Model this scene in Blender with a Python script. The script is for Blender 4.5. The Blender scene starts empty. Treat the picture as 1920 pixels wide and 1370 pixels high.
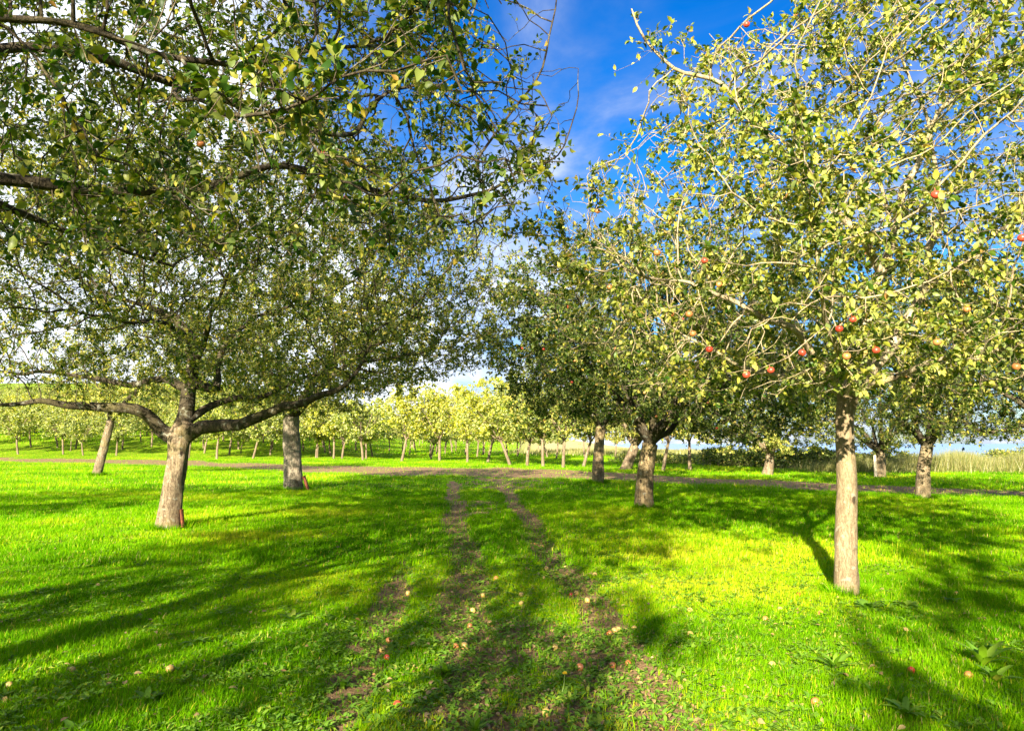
import bpy, math, time
import numpy as np
from mathutils import Vector

# ------------------------------------------------------------------ camera, sky, sun
scene = bpy.context.scene
COL = scene.collection
R = math.radians
F_PX, HORIZON, EYE = 1450.0, 830.0, 1.6          # photograph is 1920 x 1370
PITCH = math.atan((HORIZON - 685.0) / F_PX)
cd = bpy.data.cameras.new('camera')
cam = bpy.data.objects.new('camera', cd); COL.objects.link(cam)
cd.sensor_width = 36.0; cd.lens = 36.0 * F_PX / 1920.0
cd.clip_start = 0.05; cd.clip_end = 30000.0
cam.location = (0, 0, EYE); cam.rotation_euler = (R(90) + PITCH, 0, 0)
scene.camera = cam

SUN_EL = 19.5
SHADOW = np.array([0.27, 0.963])                  # where shadows fall on the ground
sl = bpy.data.lights.new('sun', 'SUN'); sl.energy = 5.0; sl.angle = R(0.53); sl.color = (1.0, 0.90, 0.70)
sun = bpy.data.objects.new('sun', sl); COL.objects.link(sun)
ldir = Vector((SHADOW[0] * math.cos(R(SUN_EL)), SHADOW[1] * math.cos(R(SUN_EL)), -math.sin(R(SUN_EL))))
sun.rotation_euler = ldir.to_track_quat('-Z', 'Y').to_euler()
sun.location = (-20, -40, 30)

scene.view_settings.view_transform = 'Standard'
scene.view_settings.look = 'None'
scene.view_settings.exposure = 2.2
scene.view_settings.gamma = 1.0
scene.cycles.max_bounces = 8
scene.cycles.diffuse_bounces = 4
scene.cycles.transmission_bounces = 5
scene.cycles.transparent_max_bounces = 4
scene.cycles.caustics_reflective = False
scene.cycles.caustics_refractive = False

class NT:
    """small helper round a node tree"""
    def __init__(s, tree): s.t = tree; s.n = tree.nodes; s.l = tree.links; s.n.clear()
    def new(s, kind, **kw):
        n = s.n.new(kind)
        for k, v in kw.items(): setattr(n, k, v)
        return n
    def set(s, sock, v):
        if isinstance(v, bpy.types.NodeSocket): s.l.new(v, sock)
        else: sock.default_value = v
    def math(s, op, a, b=0.0, c=None, clamp=False):
        n = s.new('ShaderNodeMath', operation=op, use_clamp=clamp)
        s.set(n.inputs[0], a); s.set(n.inputs[1], b)
        if c is not None: s.set(n.inputs[2], c)
        return n.outputs[0]
    def maprange(s, v, a, b, c=0.0, d=1.0, smooth=True):
        n = s.new('ShaderNodeMapRange', interpolation_type='SMOOTHSTEP' if smooth else 'LINEAR')
        s.set(n.inputs[0], v)
        for i, x in enumerate((a, b, c, d)): s.set(n.inputs[i + 1], x)
        return n.outputs[0]
    def mix(s, f, a, b, blend='MIX'):
        n = s.new('ShaderNodeMix', data_type='RGBA', blend_type=blend)
        s.set(n.inputs['Factor'], f)
        s.set(n.inputs[6], a if isinstance(a, bpy.types.NodeSocket) else (*a, 1))
        s.set(n.inputs[7], b if isinstance(b, bpy.types.NodeSocket) else (*b, 1))
        return n.outputs[2]
    def noise(s, vec, scale, detail=4.0, rough=0.55, dist=0.0):
        n = s.new('ShaderNodeTexNoise')
        if vec is not None: s.l.new(vec, n.inputs['Vector'])
        n.inputs['Scale'].default_value = scale; n.inputs['Detail'].default_value = detail
        n.inputs['Roughness'].default_value = rough; n.inputs['Distortion'].default_value = dist
        return n.outputs['Fac']
    def mapping(s, vec, scale=(1, 1, 1), loc=(0, 0, 0), rot=(0, 0, 0)):
        n = s.new('ShaderNodeMapping'); s.l.new(vec, n.inputs['Vector'])
        n.inputs['Scale'].default_value = scale; n.inputs['Location'].default_value = loc; n.inputs['Rotation'].default_value = rot
        return n.outputs[0]
    def ramp(s, f, stops):
        n = s.new('ShaderNodeValToRGB'); s.set(n.inputs[0], f)
        e = n.color_ramp.elements
        while len(e) < len(stops): e.new(0.5)
        for el, (p, c) in zip(e, stops): el.position = p; el.color = (*c, 1)
        return n.outputs[0]
    def attr(s, name, out='Fac'):
        return s.new('ShaderNodeAttribute', attribute_name=name).outputs[out]

world = bpy.data.worlds.new('World'); scene.world = world; world.use_nodes = True
w = NT(world.node_tree)
sky = w.new('ShaderNodeTexSky', sky_type='NISHITA')
sky.sun_disc = False; sky.sun_elevation = R(SUN_EL)
sky.sun_rotation = math.atan2(-SHADOW[0], -SHADOW[1])
sky.air_density = 1.0; sky.dust_density = 0.6; sky.ozone_density = 3.0
hs = w.new('ShaderNodeHueSaturation'); hs.inputs['Saturation'].default_value = 1.45; hs.inputs['Value'].default_value = 1.0
w.l.new(sky.outputs[0], hs.inputs['Color'])

geo = w.new('ShaderNodeTexCoord').outputs['Generated']
sep = w.new('ShaderNodeSeparateXYZ'); w.l.new(geo, sep.inputs[0])
zz = w.math('MAXIMUM', sep.outputs[2], 0.0)
hs_out = w.mix(1.0, hs.outputs[0], w.mix(w.maprange(zz, .12, .52), (.8, .90, 1.08), (1.45, .72, 1.0)), 'MULTIPLY')
den = w.math('ADD', zz, 0.22)
cmb = w.new('ShaderNodeCombineXYZ')
w.set(cmb.inputs[0], w.math('DIVIDE', sep.outputs[0], den)); w.set(cmb.inputs[1], w.math('DIVIDE', sep.outputs[1], den))
n1 = w.noise(w.mapping(cmb.outputs[0], (1.3, 0.9, 1), (3.1, 0.4, 0)), 1.5, 8, 0.58, 0.5)
n2 = w.noise(w.mapping(cmb.outputs[0], (1.0, 1.0, 1), (7.7, 2.4, 0)), 2.6, 5, 0.55, 0.2)
low = w.math('MULTIPLY', w.maprange(zz, 0.05, 0.42, 0.27, 0.02), w.maprange(sep.outputs[0], 0.1, 0.5, 1.0, 0.35))                       # more cloud towards the horizon
left = w.maprange(sep.outputs[0], -0.40, 0.02, 0.34, 0.0)         # and on the left of the view
cov = w.math('ADD', w.math('ADD', w.math('ADD', n1, w.math('MULTIPLY', w.math('SUBTRACT', n2, 0.5), 0.25)), low), left)
cl = w.maprange(cov, 0.40, 0.80, 0.0, 0.94)
ccol = w.mix(w.maprange(cov, 0.5, 0.95), (1.15, 1.75, 3.5), (6.4, 6.7, 7.2))
skyc = w.mix(cl, hs_out, ccol)
bg = w.new('ShaderNodeBackground'); w.l.new(skyc, bg.inputs[0]); bg.inputs[1].default_value = 0.05
w.l.new(bg.outputs[0], w.new('ShaderNodeOutputWorld').inputs[0])

# ------------------------------------------------------------------ geometry helpers
T0 = time.time()
def unit(v): v = np.asarray(v, float); return v / np.maximum(np.linalg.norm(v, axis=-1, keepdims=True), 1e-9)
def px(x, y, Y):
    """where the line of sight through a point of the photograph reaches the distance Y"""
    u, v = (x - 960.0) / F_PX, (685.0 - y) / F_PX
    d = np.array([u, math.cos(PITCH) - v * math.sin(PITCH), math.sin(PITCH) + v * math.cos(PITCH)])
    return np.array([0, 0, EYE]) + d * (Y / d[1])
def proj(p):
    p = np.asarray(p, float); q = p - np.array([0, 0, EYE])
    f = q[..., 1] * math.cos(PITCH) + q[..., 2] * math.sin(PITCH)
    up = -q[..., 1] * math.sin(PITCH) + q[..., 2] * math.cos(PITCH)
    f = np.where(np.abs(f) < 1e-3, 1e-3, f)
    return 960 + F_PX * q[..., 0] / f, 685 - F_PX * up / f, f
def sstep(x, a, b):
    t = np.clip((np.asarray(x, float) - a) / (b - a), 0, 1); return t * t * (3 - 2 * t)

_nr = np.random.default_rng(5); _NT = _nr.random((256, 256))
def vnoise(x, y):
    x = np.asarray(x, float); y = np.asarray(y, float)
    xi = np.floor(x).astype(int); yi = np.floor(y).astype(int); fx = x - xi; fy = y - yi
    fx = fx * fx * (3 - 2 * fx); fy = fy * fy * (3 - 2 * fy)
    a = _NT[xi & 255, yi & 255]; b = _NT[(xi + 1) & 255, yi & 255]; c = _NT[xi & 255, (yi + 1) & 255]; d = _NT[(xi + 1) & 255, (yi + 1) & 255]
    return (a * (1 - fx) + b * fx) * (1 - fy) + (c * (1 - fx) + d * fx) * fy
def fbm(x, y, o=4):
    s, a, t = 0, 0.5, 0
    for i in range(o):
        s = s + a * vnoise(x * 2 ** i + 17.3 * i, y * 2 ** i - 9.1 * i); t += a; a *= 0.5
    return s / t

def mesh_np(name, verts, quads=None, tris=None, attrs=None, smooth=False):
    me = bpy.data.meshes.new(name)
    verts = np.asarray(verts, np.float32)
    q = np.zeros((0, 4), np.int32) if quads is None else np.asarray(quads, np.int32).reshape(-1, 4)
    t = np.zeros((0, 3), np.int32) if tris is None else np.asarray(tris, np.int32).reshape(-1, 3)
    me.vertices.add(len(verts)); me.vertices.foreach_set('co', verts.ravel())
    loops = np.concatenate([q.ravel(), t.ravel()])
    me.loops.add(len(loops)); me.loops.foreach_set('vertex_index', loops)
    n = len(q) + len(t); me.polygons.add(n)
    starts = np.concatenate([np.arange(len(q)) * 4, len(q) * 4 + np.arange(len(t)) * 3]).astype(np.int32)
    me.polygons.foreach_set('loop_start', starts)
    if smooth: me.polygons.foreach_set('use_smooth', np.ones(n, bool))
    for k, v in (attrs or {}).items():
        a = me.attributes.new(k, 'FLOAT', 'POINT'); a.data.foreach_set('value', np.asarray(v, np.float32))
    me.update(calc_edges=True); me.validate()
    return me
def obj(name, me, mat=None, parent=None):
    if mat is not None and len(me.materials) == 0: me.materials.append(mat)
    o = bpy.data.objects.new(name, me); COL.objects.link(o)
    if parent is not None: o.parent = parent
    return o
def tag(o, label=None, cat=None, group=None, kind=None):
    if label: o['label'] = label
    if cat: o['category'] = cat
    if group: o['group'] = group
    if kind: o['kind'] = kind
    return o
def empty(name, loc, label=None, cat=None, group=None):
    o = bpy.data.objects.new(name, None); COL.objects.link(o); o.location = loc; o.empty_display_size = 0.3
    return tag(o, label, cat, group)
def copy_thing(root, loc, rz=0.0, sc=1.0, lean=(0, 0)):
    r = root.copy(); COL.objects.link(r)
    r.location = loc; r.rotation_euler = (lean[0], lean[1], rz); r.scale = (sc, sc, sc)
    for ch in list(root.children):
        c = ch.copy(); COL.objects.link(c); c.parent = r
    return r

# ------------------------------------------------------------------ ground shape and where it is bare
def height(x, y):
    x = np.asarray(x, float); y = np.asarray(y, float)
    u = x / np.maximum(y, 1.0)
    hill = np.maximum(0, y - 70) * 0.07 * (1 - sstep(u, -0.40, -0.08)) * sstep(y, 70, 105)
    mid = np.maximum(0, y - 95) * 0.012 * (1 - sstep(u, 0.05, 0.25)) * sstep(y, 95, 160)
    d = np.maximum(0, 0.45 * x + 0.89 * y - 84)
    drop = -0.10 * d * sstep(x, 26, 52)
    drop = np.maximum(drop, -60)
    bumps = 0.10 * (fbm(x * 0.13 + 3, y * 0.13, 3) - 0.5) + 0.035 * (fbm(x * 1.3, y * 1.3, 3) - 0.5)
    rut = -0.035 * ruts(x, y)
    return hill + mid + drop + bumps + rut
PATH_X = np.array([-400., 0, 300, 600, 900, 1150, 1350, 1560, 1920, 2400])
PATH_Y = np.array([858., 862, 866, 878, 886, 892, 902, 914, 926, 938])
PATH_H = np.array([2.4, 3.0, 4, 6.5, 9, 7.5, 6.5, 5.5, 5, 5.])
def pix_ground(x, y):
    y = np.maximum(y, 1.5)
    return 960 + F_PX * x / y, HORIZON + F_PX * EYE / y
def path_mask(x, y):
    xp, yp = pix_ground(x, y)
    c = np.interp(xp, PATH_X, PATH_Y); h = np.interp(xp, PATH_X, PATH_H)
    n = fbm(x * 0.35 + 20, y * 0.2, 4)
    e = np.abs(yp - c) / h + (n - 0.5) * 1.3
    return (1 - sstep(e, 0.75, 1.25)) * (y > 10)
def ruts(x, y):
    yy = np.clip(y, 0, 40)
    w1 = 0.33 + 0.05 * np.sin(yy * 0.9)
    r1 = np.exp(-((x - (0.22 - 0.083 * yy + 0.07 * np.sin(yy * 0.7))) / w1) ** 2)
    r2 = np.exp(-((x - (1.12 - 0.050 * yy + 0.07 * np.sin(yy * 0.8 + 1))) / 0.29) ** 2) * 0.98
    r3 = np.exp(-((x - (-0.72 - 0.065 * yy)) / 0.24) ** 2) * 0.88 * (1 - sstep(yy, 9, 13))
    return np.maximum(np.maximum(r1, r2), r3) * (1 - sstep(y, 30, 38)) * sstep(y, -6, -2)
def dirt(x, y):
    n = fbm(x * 1.1 + 4, y * 0.9 + 8, 4)
    n2 = fbm(x * 3.1 + 40, y * 3.1 + 8, 3)
    r = ruts(x, y) * (0.72 + 0.8 * n)
    # trampled patches between the ruts near the camera and at the junction
    near = np.exp(-((x - 0.15) / 1.35) ** 2) * (1 - sstep(y, 6.5, 11)) * 0.85
    junc = np.exp(-((x + 0.2) / 2.6) ** 2) * sstep(y, 22, 30) * (1 - sstep(y, 38, 42)) * 0.75
    mid = np.exp(-((x + 0.7) / 1.2) ** 2) * sstep(y, 14, 18) * (1 - sstep(y, 22, 30)) * 0.6
    left = np.exp(-((y - (17.5 + (-x - 5) * 0.18)) / 0.35) ** 2) * sstep(-x, 5, 9) * 0.5
    left2 = np.exp(-((y - (15.3 + (-x - 5) * 0.16)) / 0.3) ** 2) * sstep(-x, 5, 9) * 0.4
    rn = np.exp(-(((x - 3.9) / 1.3) ** 2 + ((y - 7.9) / 0.7) ** 2)) * 0.55
    v = np.maximum.reduce([r, near * n * 1.5, junc * (0.5 + n), mid * n * 1.7, left * (0.5 + n), left2 * (.5 + n), rn * n * 1.6])
    v = v + ((n2 - 0.5) * 0.8 + (fbm(x * 7 + 3, y * 5, 3) - .5) * .5) * (v > 0.08)
    return np.clip(np.maximum(sstep(v, 0.38, 0.80), path_mask(x, y)), 0, 1)
def straw(x, y):
    u = x / np.maximum(y, 1)
    f = sstep(y, 108, 118) * sstep(u, -0.02, 0.05)
    bank = np.exp(-((0.45 * x + 0.89 * y - 62) / 5.0) ** 2) * sstep(x, 21, 27)
    return np.clip(np.maximum(f, bank * 0.8), 0, 1)

# ------------------------------------------------------------------ materials
def mat_new(name):
    m = bpy.data.materials.new(name); m.use_nodes = True; return m, NT(m.node_tree)
def finish(n, shader, disp=None):
    o = n.new('ShaderNodeOutputMaterial'); n.l.new(shader, o.inputs['Surface'])
def bsdf(n, col, rough=0.7, spec=0.3, normal=None):
    b = n.new('ShaderNodeBsdfPrincipled'); n.set(b.inputs['Base Color'], col if isinstance(col, bpy.types.NodeSocket) else (*col, 1))
    n.set(b.inputs['Roughness'], rough); b.inputs['Specular IOR Level'].default_value = spec
    if normal is not None: n.l.new(normal, b.inputs['Normal'])
    return b.outputs[0]
def bump(n, h, strength=0.5, dist=0.02):
    b = n.new('ShaderNodeBump'); b.inputs['Strength'].default_value = strength; b.inputs['Distance'].default_value = dist
    n.l.new(h, b.inputs['Height']); return b.outputs[0]

def leaf_mat(name, stops, trans=0.4, back=(0.30, 0.33, 0.20), rough=0.42, spec=0.45, under=0.45):
    m, n = mat_new(name)
    t = n.attr('tint')
    col = n.ramp(t, stops)
    geo = n.new('ShaderNodeNewGeometry').outputs['Backfacing']
    c2 = n.mix(n.math('MULTIPLY', geo, under), col, back)
    pr = bsdf(n, c2, rough, spec)
    tr = n.new('ShaderNodeBsdfTranslucent')
    n.l.new(n.mix(0.6, col, (1.6, 2.0, 0.2), 'MULTIPLY'), tr.inputs[0])
    mx = n.new('ShaderNodeMixShader'); mx.inputs[0].default_value = trans
    n.l.new(pr, mx.inputs[1]); n.l.new(tr.outputs[0], mx.inputs[2]); finish(n, mx.outputs[0])
    return m
M = {}
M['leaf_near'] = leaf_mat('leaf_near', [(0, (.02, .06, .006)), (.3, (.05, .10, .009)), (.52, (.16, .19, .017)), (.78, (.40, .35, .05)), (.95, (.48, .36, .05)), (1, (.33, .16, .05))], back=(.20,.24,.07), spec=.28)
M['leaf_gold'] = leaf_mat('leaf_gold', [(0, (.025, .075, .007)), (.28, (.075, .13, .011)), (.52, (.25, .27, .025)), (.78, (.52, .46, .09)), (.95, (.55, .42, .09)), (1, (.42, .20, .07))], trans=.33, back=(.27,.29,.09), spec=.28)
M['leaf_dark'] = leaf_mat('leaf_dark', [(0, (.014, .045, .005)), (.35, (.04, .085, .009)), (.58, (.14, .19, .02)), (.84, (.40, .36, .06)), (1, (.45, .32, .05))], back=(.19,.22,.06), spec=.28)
M['leaf_yellow'] = leaf_mat('leaf_yellow', [(0, (.15, .21, .01)), (.35, (.36, .37, .015)), (.7, (.60, .52, .04)), (1, (.72, .55, .12))], trans=.4)
M['leaf_pale'] = leaf_mat('leaf_pale', [(0, (.10, .16, .01)), (.4, (.27, .31, .02)), (.8, (.48, .46, .06)), (1, (.6, .5, .15))], trans=.35)
M['grass'] = leaf_mat('grass', [(0, (.03, .12, .0)), (.33, (.115, .29, .0)), (.65, (.19, .38, .001)), (.86, (.38, .45, .004)), (.95, (.52, .42, .05)), (1, (.5, .38, .18))], trans=.45, back=(.12, .30, .005), under=0.05, rough=.6, spec=.06)
M['weed'] = leaf_mat('weed', [(0, (.05, .15, .006)), (.5, (.11, .24, .008)), (.9, (.24, .34, .015)), (1, (.36, .38, .04))], trans=.35, back=(.16, .28, .05), under=.4, spec=.15)
M['dry_grass'] = leaf_mat('dry_grass', [(0, (.07, .12, .012)), (.45, (.17, .18, .035)), (1, (.36, .29, .12))], trans=.3, back=(.4, .35, .2), under=.1)
M['litter'] = leaf_mat('litter', [(0, (.14, .08, .03)), (.4, (.26, .17, .06)), (.75, (.42, .31, .07)), (1, (.34, .12, .04))], trans=.2, back=(.28, .21, .11), under=.5)

def bark_mat(name, dark, light, moss, vs=9.0, moss_amt=0.4):
    m, n = mat_new(name)
    oc = n.new('ShaderNodeTexCoord').outputs['Object']
    v = n.mapping(oc, (vs, vs, vs * 0.22))
    a = n.noise(v, 3.2, 6, .65, .6)
    fine = n.noise(n.mapping(oc, (30, 30, 9)), 2.0, 5, .7)
    ringn = n.noise(n.mapping(oc, (2, 2, 46)), 1.0, 3, .6)
    vor = n.new('ShaderNodeTexVoronoi', feature='DISTANCE_TO_EDGE'); vor.inputs['Scale'].default_value = 2.6
    n.l.new(n.mapping(oc, (vs * 2.6, vs * 2.6, vs * .8)), vor.inputs['Vector'])
    crack = n.maprange(n.math('ADD', vor.outputs[0], n.math('MULTIPLY', fine, .12)), 0.05, 0.13)
    big = n.noise(oc, 1.6, 4, .6)
    f = n.math('ADD', n.math('MULTIPLY', a, .6), n.math('MULTIPLY', fine, .4))
    col = n.mix(n.maprange(f, .40, .58), dark, light)
    col = n.mix(n.maprange(n.noise(n.mapping(oc, (3, 3, .8)), 1.4, 5, .6), .38, .62, .0, .45), col, tuple(c * .75 for c in dark))
    col = n.mix(n.maprange(crack, 0, 1, .28, 0), col, tuple(c * .35 for c in dark))
    col = n.mix(n.maprange(ringn, .52, .72, 0, .35), col, tuple(c * .6 for c in light))
    col = n.mix(n.maprange(big, .48, .68, 0, moss_amt), col, moss)
    kn = n.new('ShaderNodeTexVoronoi'); kn.inputs['Scale'].default_value = 2.3; kn.inputs['Randomness'].default_value = 1.0
    n.l.new(n.mapping(oc, (1.6, 1.6, 1.0)), kn.inputs['Vector'])
    knot = n.maprange(n.math('ADD', kn.outputs['Distance'], n.math('MULTIPLY', fine, .12)), .13, .22)
    col = n.mix(n.math('SUBTRACT', 1.0, knot), col, tuple(c * .3 for c in dark))
    col = n.mix(n.maprange(n.noise(oc, 11, 3, .5), .60, .66, 0, .35), col, (.33, .34, .27))
    h = n.math('ADD', n.math('MULTIPLY', crack, .18), n.math('MULTIPLY', f, .9))
    finish(n, bsdf(n, col, .88, .15, bump(n, h, .9, .02)))
    return m
M['bark_pale'] = bark_mat('bark_pale', (.16, .115, .065), (.29, .225, .135), (.24, .20, .06), 10, .3)
M['bark_grey'] = bark_mat('bark_grey', (.085, .058, .036), (.25, .195, .125), (.16, .13, .035), 8, .5)
M['bark_dark'] = bark_mat('bark_dark', (.03, .023, .015), (.10, .08, .05), (.10, .09, .025), 9, .45)
M['bark_limb'] = bark_mat('bark_limb', (.25, .19, .11), (.50, .41, .26), (.34, .31, .10), 10, .4)
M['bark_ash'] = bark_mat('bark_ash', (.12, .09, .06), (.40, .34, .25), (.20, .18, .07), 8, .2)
M['bark_honey'] = bark_mat('bark_honey', (.09, .06, .032), (.36, .27, .145), (.26, .22, .06), 8, .4)
M['twig'] = bark_mat('twig', (.10, .075, .05), (.27, .22, .15), (.22, .20, .07), 12, .4)
M['bark_far'] = bark_mat('bark_far', (.10, .07, .045), (.25, .19, .12), (.24, .22, .08), 3, .3)

def ground_mat():
    m, n = mat_new('ground')
    oc = n.new('ShaderNodeTexCoord').outputs['Object']
    d = n.attr('dirt'); st = n.attr('straw')
    big = n.noise(oc, .35, 4, .6); med = n.noise(oc, 2.3, 5, .65); fine = n.noise(oc, 30, 6, .75)
    vfine = n.noise(oc, 110, 4, .7)
    g = n.ramp(n.math('ADD', n.math('MULTIPLY', med, .5), n.math('MULTIPLY', fine, .5)),
               [(.3, (.05, .12, .002)), (.5, (.15, .25, .003)), (.68, (.27, .33, .008))])
    g = n.mix(n.maprange(big, .45, .68, 0, .55), g, (.28, .32, .02))
    g = n.mix(n.math('MULTIPLY', n.maprange(vfine, .54, .72), .2), g, (.30, .27, .05))
    soil = n.ramp(fine, [(.28, (.09, .052, .026)), (.46, (.20, .122, .062)), (.6, (.35, .225, .11)), (.78, (.47, .34, .17))])
    soil = n.mix(n.maprange(med, .4, .7, 0, .45), soil, (.27, .18, .10))
    soil = n.mix(n.math('MULTIPLY', n.maprange(vfine, .58, .68), .6), soil, (.45, .36, .20))
    k = n.maprange(n.math('ADD', d, n.math('MULTIPLY', n.math('SUBTRACT', fine, .5), .9)), .25, .75)
    col = n.mix(k, g, soil)
    sc = n.ramp(med, [(.3, (.34, .30, .10)), (.6, (.50, .42, .20))])
    col = n.mix(st, col, sc)
    h = n.math('ADD', n.math('MULTIPLY', fine, .7), n.math('MULTIPLY', vfine, .3))
    finish(n, bsdf(n, col, .95, .1, bump(n, h, .9, .035)))
    return m
M['ground'] = ground_mat()
def apple_mat(name, a, b):
    m, n = mat_new(name)
    oc = n.new('ShaderNodeTexCoord').outputs['Object']
    f = n.noise(oc, 22, 4, .6); s = n.noise(oc, 160, 2, .5)
    c = n.mix(n.maprange(f, .38, .62), a, b); c = n.mix(n.maprange(s, .62, .7, 0, .5), c, (.7, .55, .3))
    finish(n, bsdf(n, c, .35, .5)); return m
M['apple_red'] = apple_mat('apple_red', (.48, .015, .012), (.52, .07, .03))
M['apple_blush'] = apple_mat('apple_blush', (.42, .09, .03), (.45, .22, .06))
M['apple_yellow'] = apple_mat('apple_yellow', (.50, .36, .09), (.45, .27, .09))
def simple_mat(name, a, b, scale=12, rough=.8):
    m, n = mat_new(name)
    oc = n.new('ShaderNodeTexCoord').outputs['Object']
    f = n.noise(oc, scale, 5, .65)
    finish(n, bsdf(n, n.mix(n.maprange(f, .35, .65), a, b), rough, .25, bump(n, f, .4, .01))); return m
M['clay'] = simple_mat('clay', (.07, .022, .014), (.22, .065, .03), 14)
M['post'] = simple_mat('post', (.35, .29, .20), (.55, .48, .36), 20)
def sea_mat():
    m, n = mat_new('sea')
    oc = n.new('ShaderNodeTexCoord').outputs['Object']
    f = n.noise(n.mapping(oc, (.02, .05, 1)), 1.0, 5, .6)
    finish(n, bsdf(n, n.mix(f, (.24, .33, .52), (.30, .40, .60)), .25, .5, bump(n, f, .2, .5))); return m
M['sea'] = sea_mat()

# ------------------------------------------------------------------ trees
def resample(pts, rad, step):
    pts = np.asarray(pts, float); rad = np.asarray(rad, float)
    # smooth through the given points (Catmull-Rom)
    P = np.vstack([2 * pts[0] - pts[1], pts, 2 * pts[-1] - pts[-2]]); out = []; ro = []
    for i in range(len(pts) - 1):
        a, b, c, d = P[i], P[i + 1], P[i + 2], P[i + 3]
        n = max(2, int(np.linalg.norm(c - b) / step))
        for t in np.arange(n) / n:
            out.append(0.5 * ((2 * b) + (-a + c) * t + (2 * a - 5 * b + 4 * c - d) * t * t + (-a + 3 * b - 3 * c + d) * t ** 3))
            ro.append(rad[i] * (1 - t) + rad[i + 1] * t)
    out.append(pts[-1]); ro.append(rad[-1])
    return np.array(out), np.array(ro)

class Skeleton:
    def __init__(s): s.pos = np.zeros((0, 3)); s.par = np.zeros(0, int); s.rad = np.zeros(0); s.limb = np.zeros(0, int)
    def add(s, pts, rads, parent=-1, limb=0):
        k = len(s.pos); n = len(pts)
        s.pos = np.vstack([s.pos, pts]); s.rad = np.concatenate([s.rad, rads])
        s.par = np.concatenate([s.par, [parent], np.arange(k, k + n - 1)]).astype(int)
        s.limb = np.concatenate([s.limb, np.full(n, limb)]).astype(int)
    def nearest(s, p, mask=None):
        d = np.linalg.norm(s.pos - p, axis=1)
        if mask is not None: d = np.where(mask, d, 1e9)
        return int(np.argmin(d))
    def add_limb(s, pts, r0, r1, limb, step=0.12, rng=None, wig=0.05, start=None):
        pts = np.array(pts, float)
        j = s.nearest(pts[0] if start is None else start)
        pts[0] = s.pos[j]
        q, r = resample(pts, np.linspace(r0, r1, len(pts)) , step)
        if rng is not None and len(q) > 4:
            ph = rng.random((3, 3)) * 6.28; t = np.arange(len(q)) * step
            wv = sum(np.sin(t[:, None] * f + ph[i][None]) * a for i, (f, a) in enumerate(((2.2, 1), (5, .45), (10, .2))))
            q[1:] += (wv * wig * np.minimum(1, t / 0.6)[:, None])[1:]
        s.add(q[1:], r[1:], j, limb)
    def colonize(s, att, rng, step=0.12, infl=1.3, kill=0.25, iters=80, up=0.05, jitter=0.25, grow_from=1):
        att = np.array(att)
        d2 = np.full(len(att), 1e9); idx = np.zeros(len(att), int)
        ok = s.limb >= grow_from
        def upd(lo, hi):
            nonlocal d2, idx
            ids = np.arange(lo, hi); ids = ids[s.limb[lo:hi] >= grow_from]
            for c in range(0, len(ids), 600):
                ii = ids[c:c + 600]
                D = ((att[:, None, :] - s.pos[None, ii]) ** 2).sum(-1)
                m = D.argmin(1); v = D[np.arange(len(att)), m]; b = v < d2
                d2[b] = v[b]; idx[b] = ii[m[b]]
        upd(0, len(s.pos))
        alive = np.ones(len(att), bool); nchild = {}
        for it in range(iters):
            alive &= d2 > kill ** 2
            act = alive & (d2 < infl ** 2)
            if act.sum() == 0:
                if alive.sum() == 0: break
                infl *= 1.3
                if infl > 6: break
                continue
            k = len(s.pos)
            acc = np.zeros((k, 3)); v = unit(att[act] - s.pos[idx[act]])
            np.add.at(acc, idx[act], v)
            ids = np.unique(idx[act])
            ids = np.array([i for i in ids if nchild.get(i, 0) < 3])
            if len(ids) == 0: break
            for i in ids: nchild[i] = nchild.get(i, 0) + 1
            prev = np.where(s.par[ids] >= 0, s.par[ids], ids)
            tang = unit(s.pos[ids] - s.pos[prev])
            dr = unit(acc[ids]) + tang * 0.35 + rng.normal(0, jitter, (len(ids), 3)) + np.array([0, 0, up])
            newp = s.pos[ids] + unit(dr) * step
            s.pos = np.vstack([s.pos, newp]); s.par = np.concatenate([s.par, ids]); s.limb = np.concatenate([s.limb, s.limb[ids]])
            s.rad = np.concatenate([s.rad, np.full(len(ids), -1.0)])
            upd(k, len(s.pos))
    def radii(s, tip=0.0035, p=2.3):
        n = len(s.pos); acc = np.zeros(n)
        fixed = s.rad > 0; r = np.zeros(n)
        for i in range(n - 1, -1, -1):
            v = acc[i] ** (1 / p) if acc[i] > 0 else tip
            r[i] = s.rad[i] if fixed[i] else v
            if s.par[i] >= 0 and not fixed[i]: acc[s.par[i]] += v ** p
        for i in range(n):
            if s.par[i] >= 0 and not fixed[i]: r[i] = min(r[i], r[s.par[i]] * 0.86 if fixed[s.par[i]] else r[s.par[i]])
        s.r = r; s.n_ch = np.bincount(s.par[s.par >= 0], minlength=n)

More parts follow.
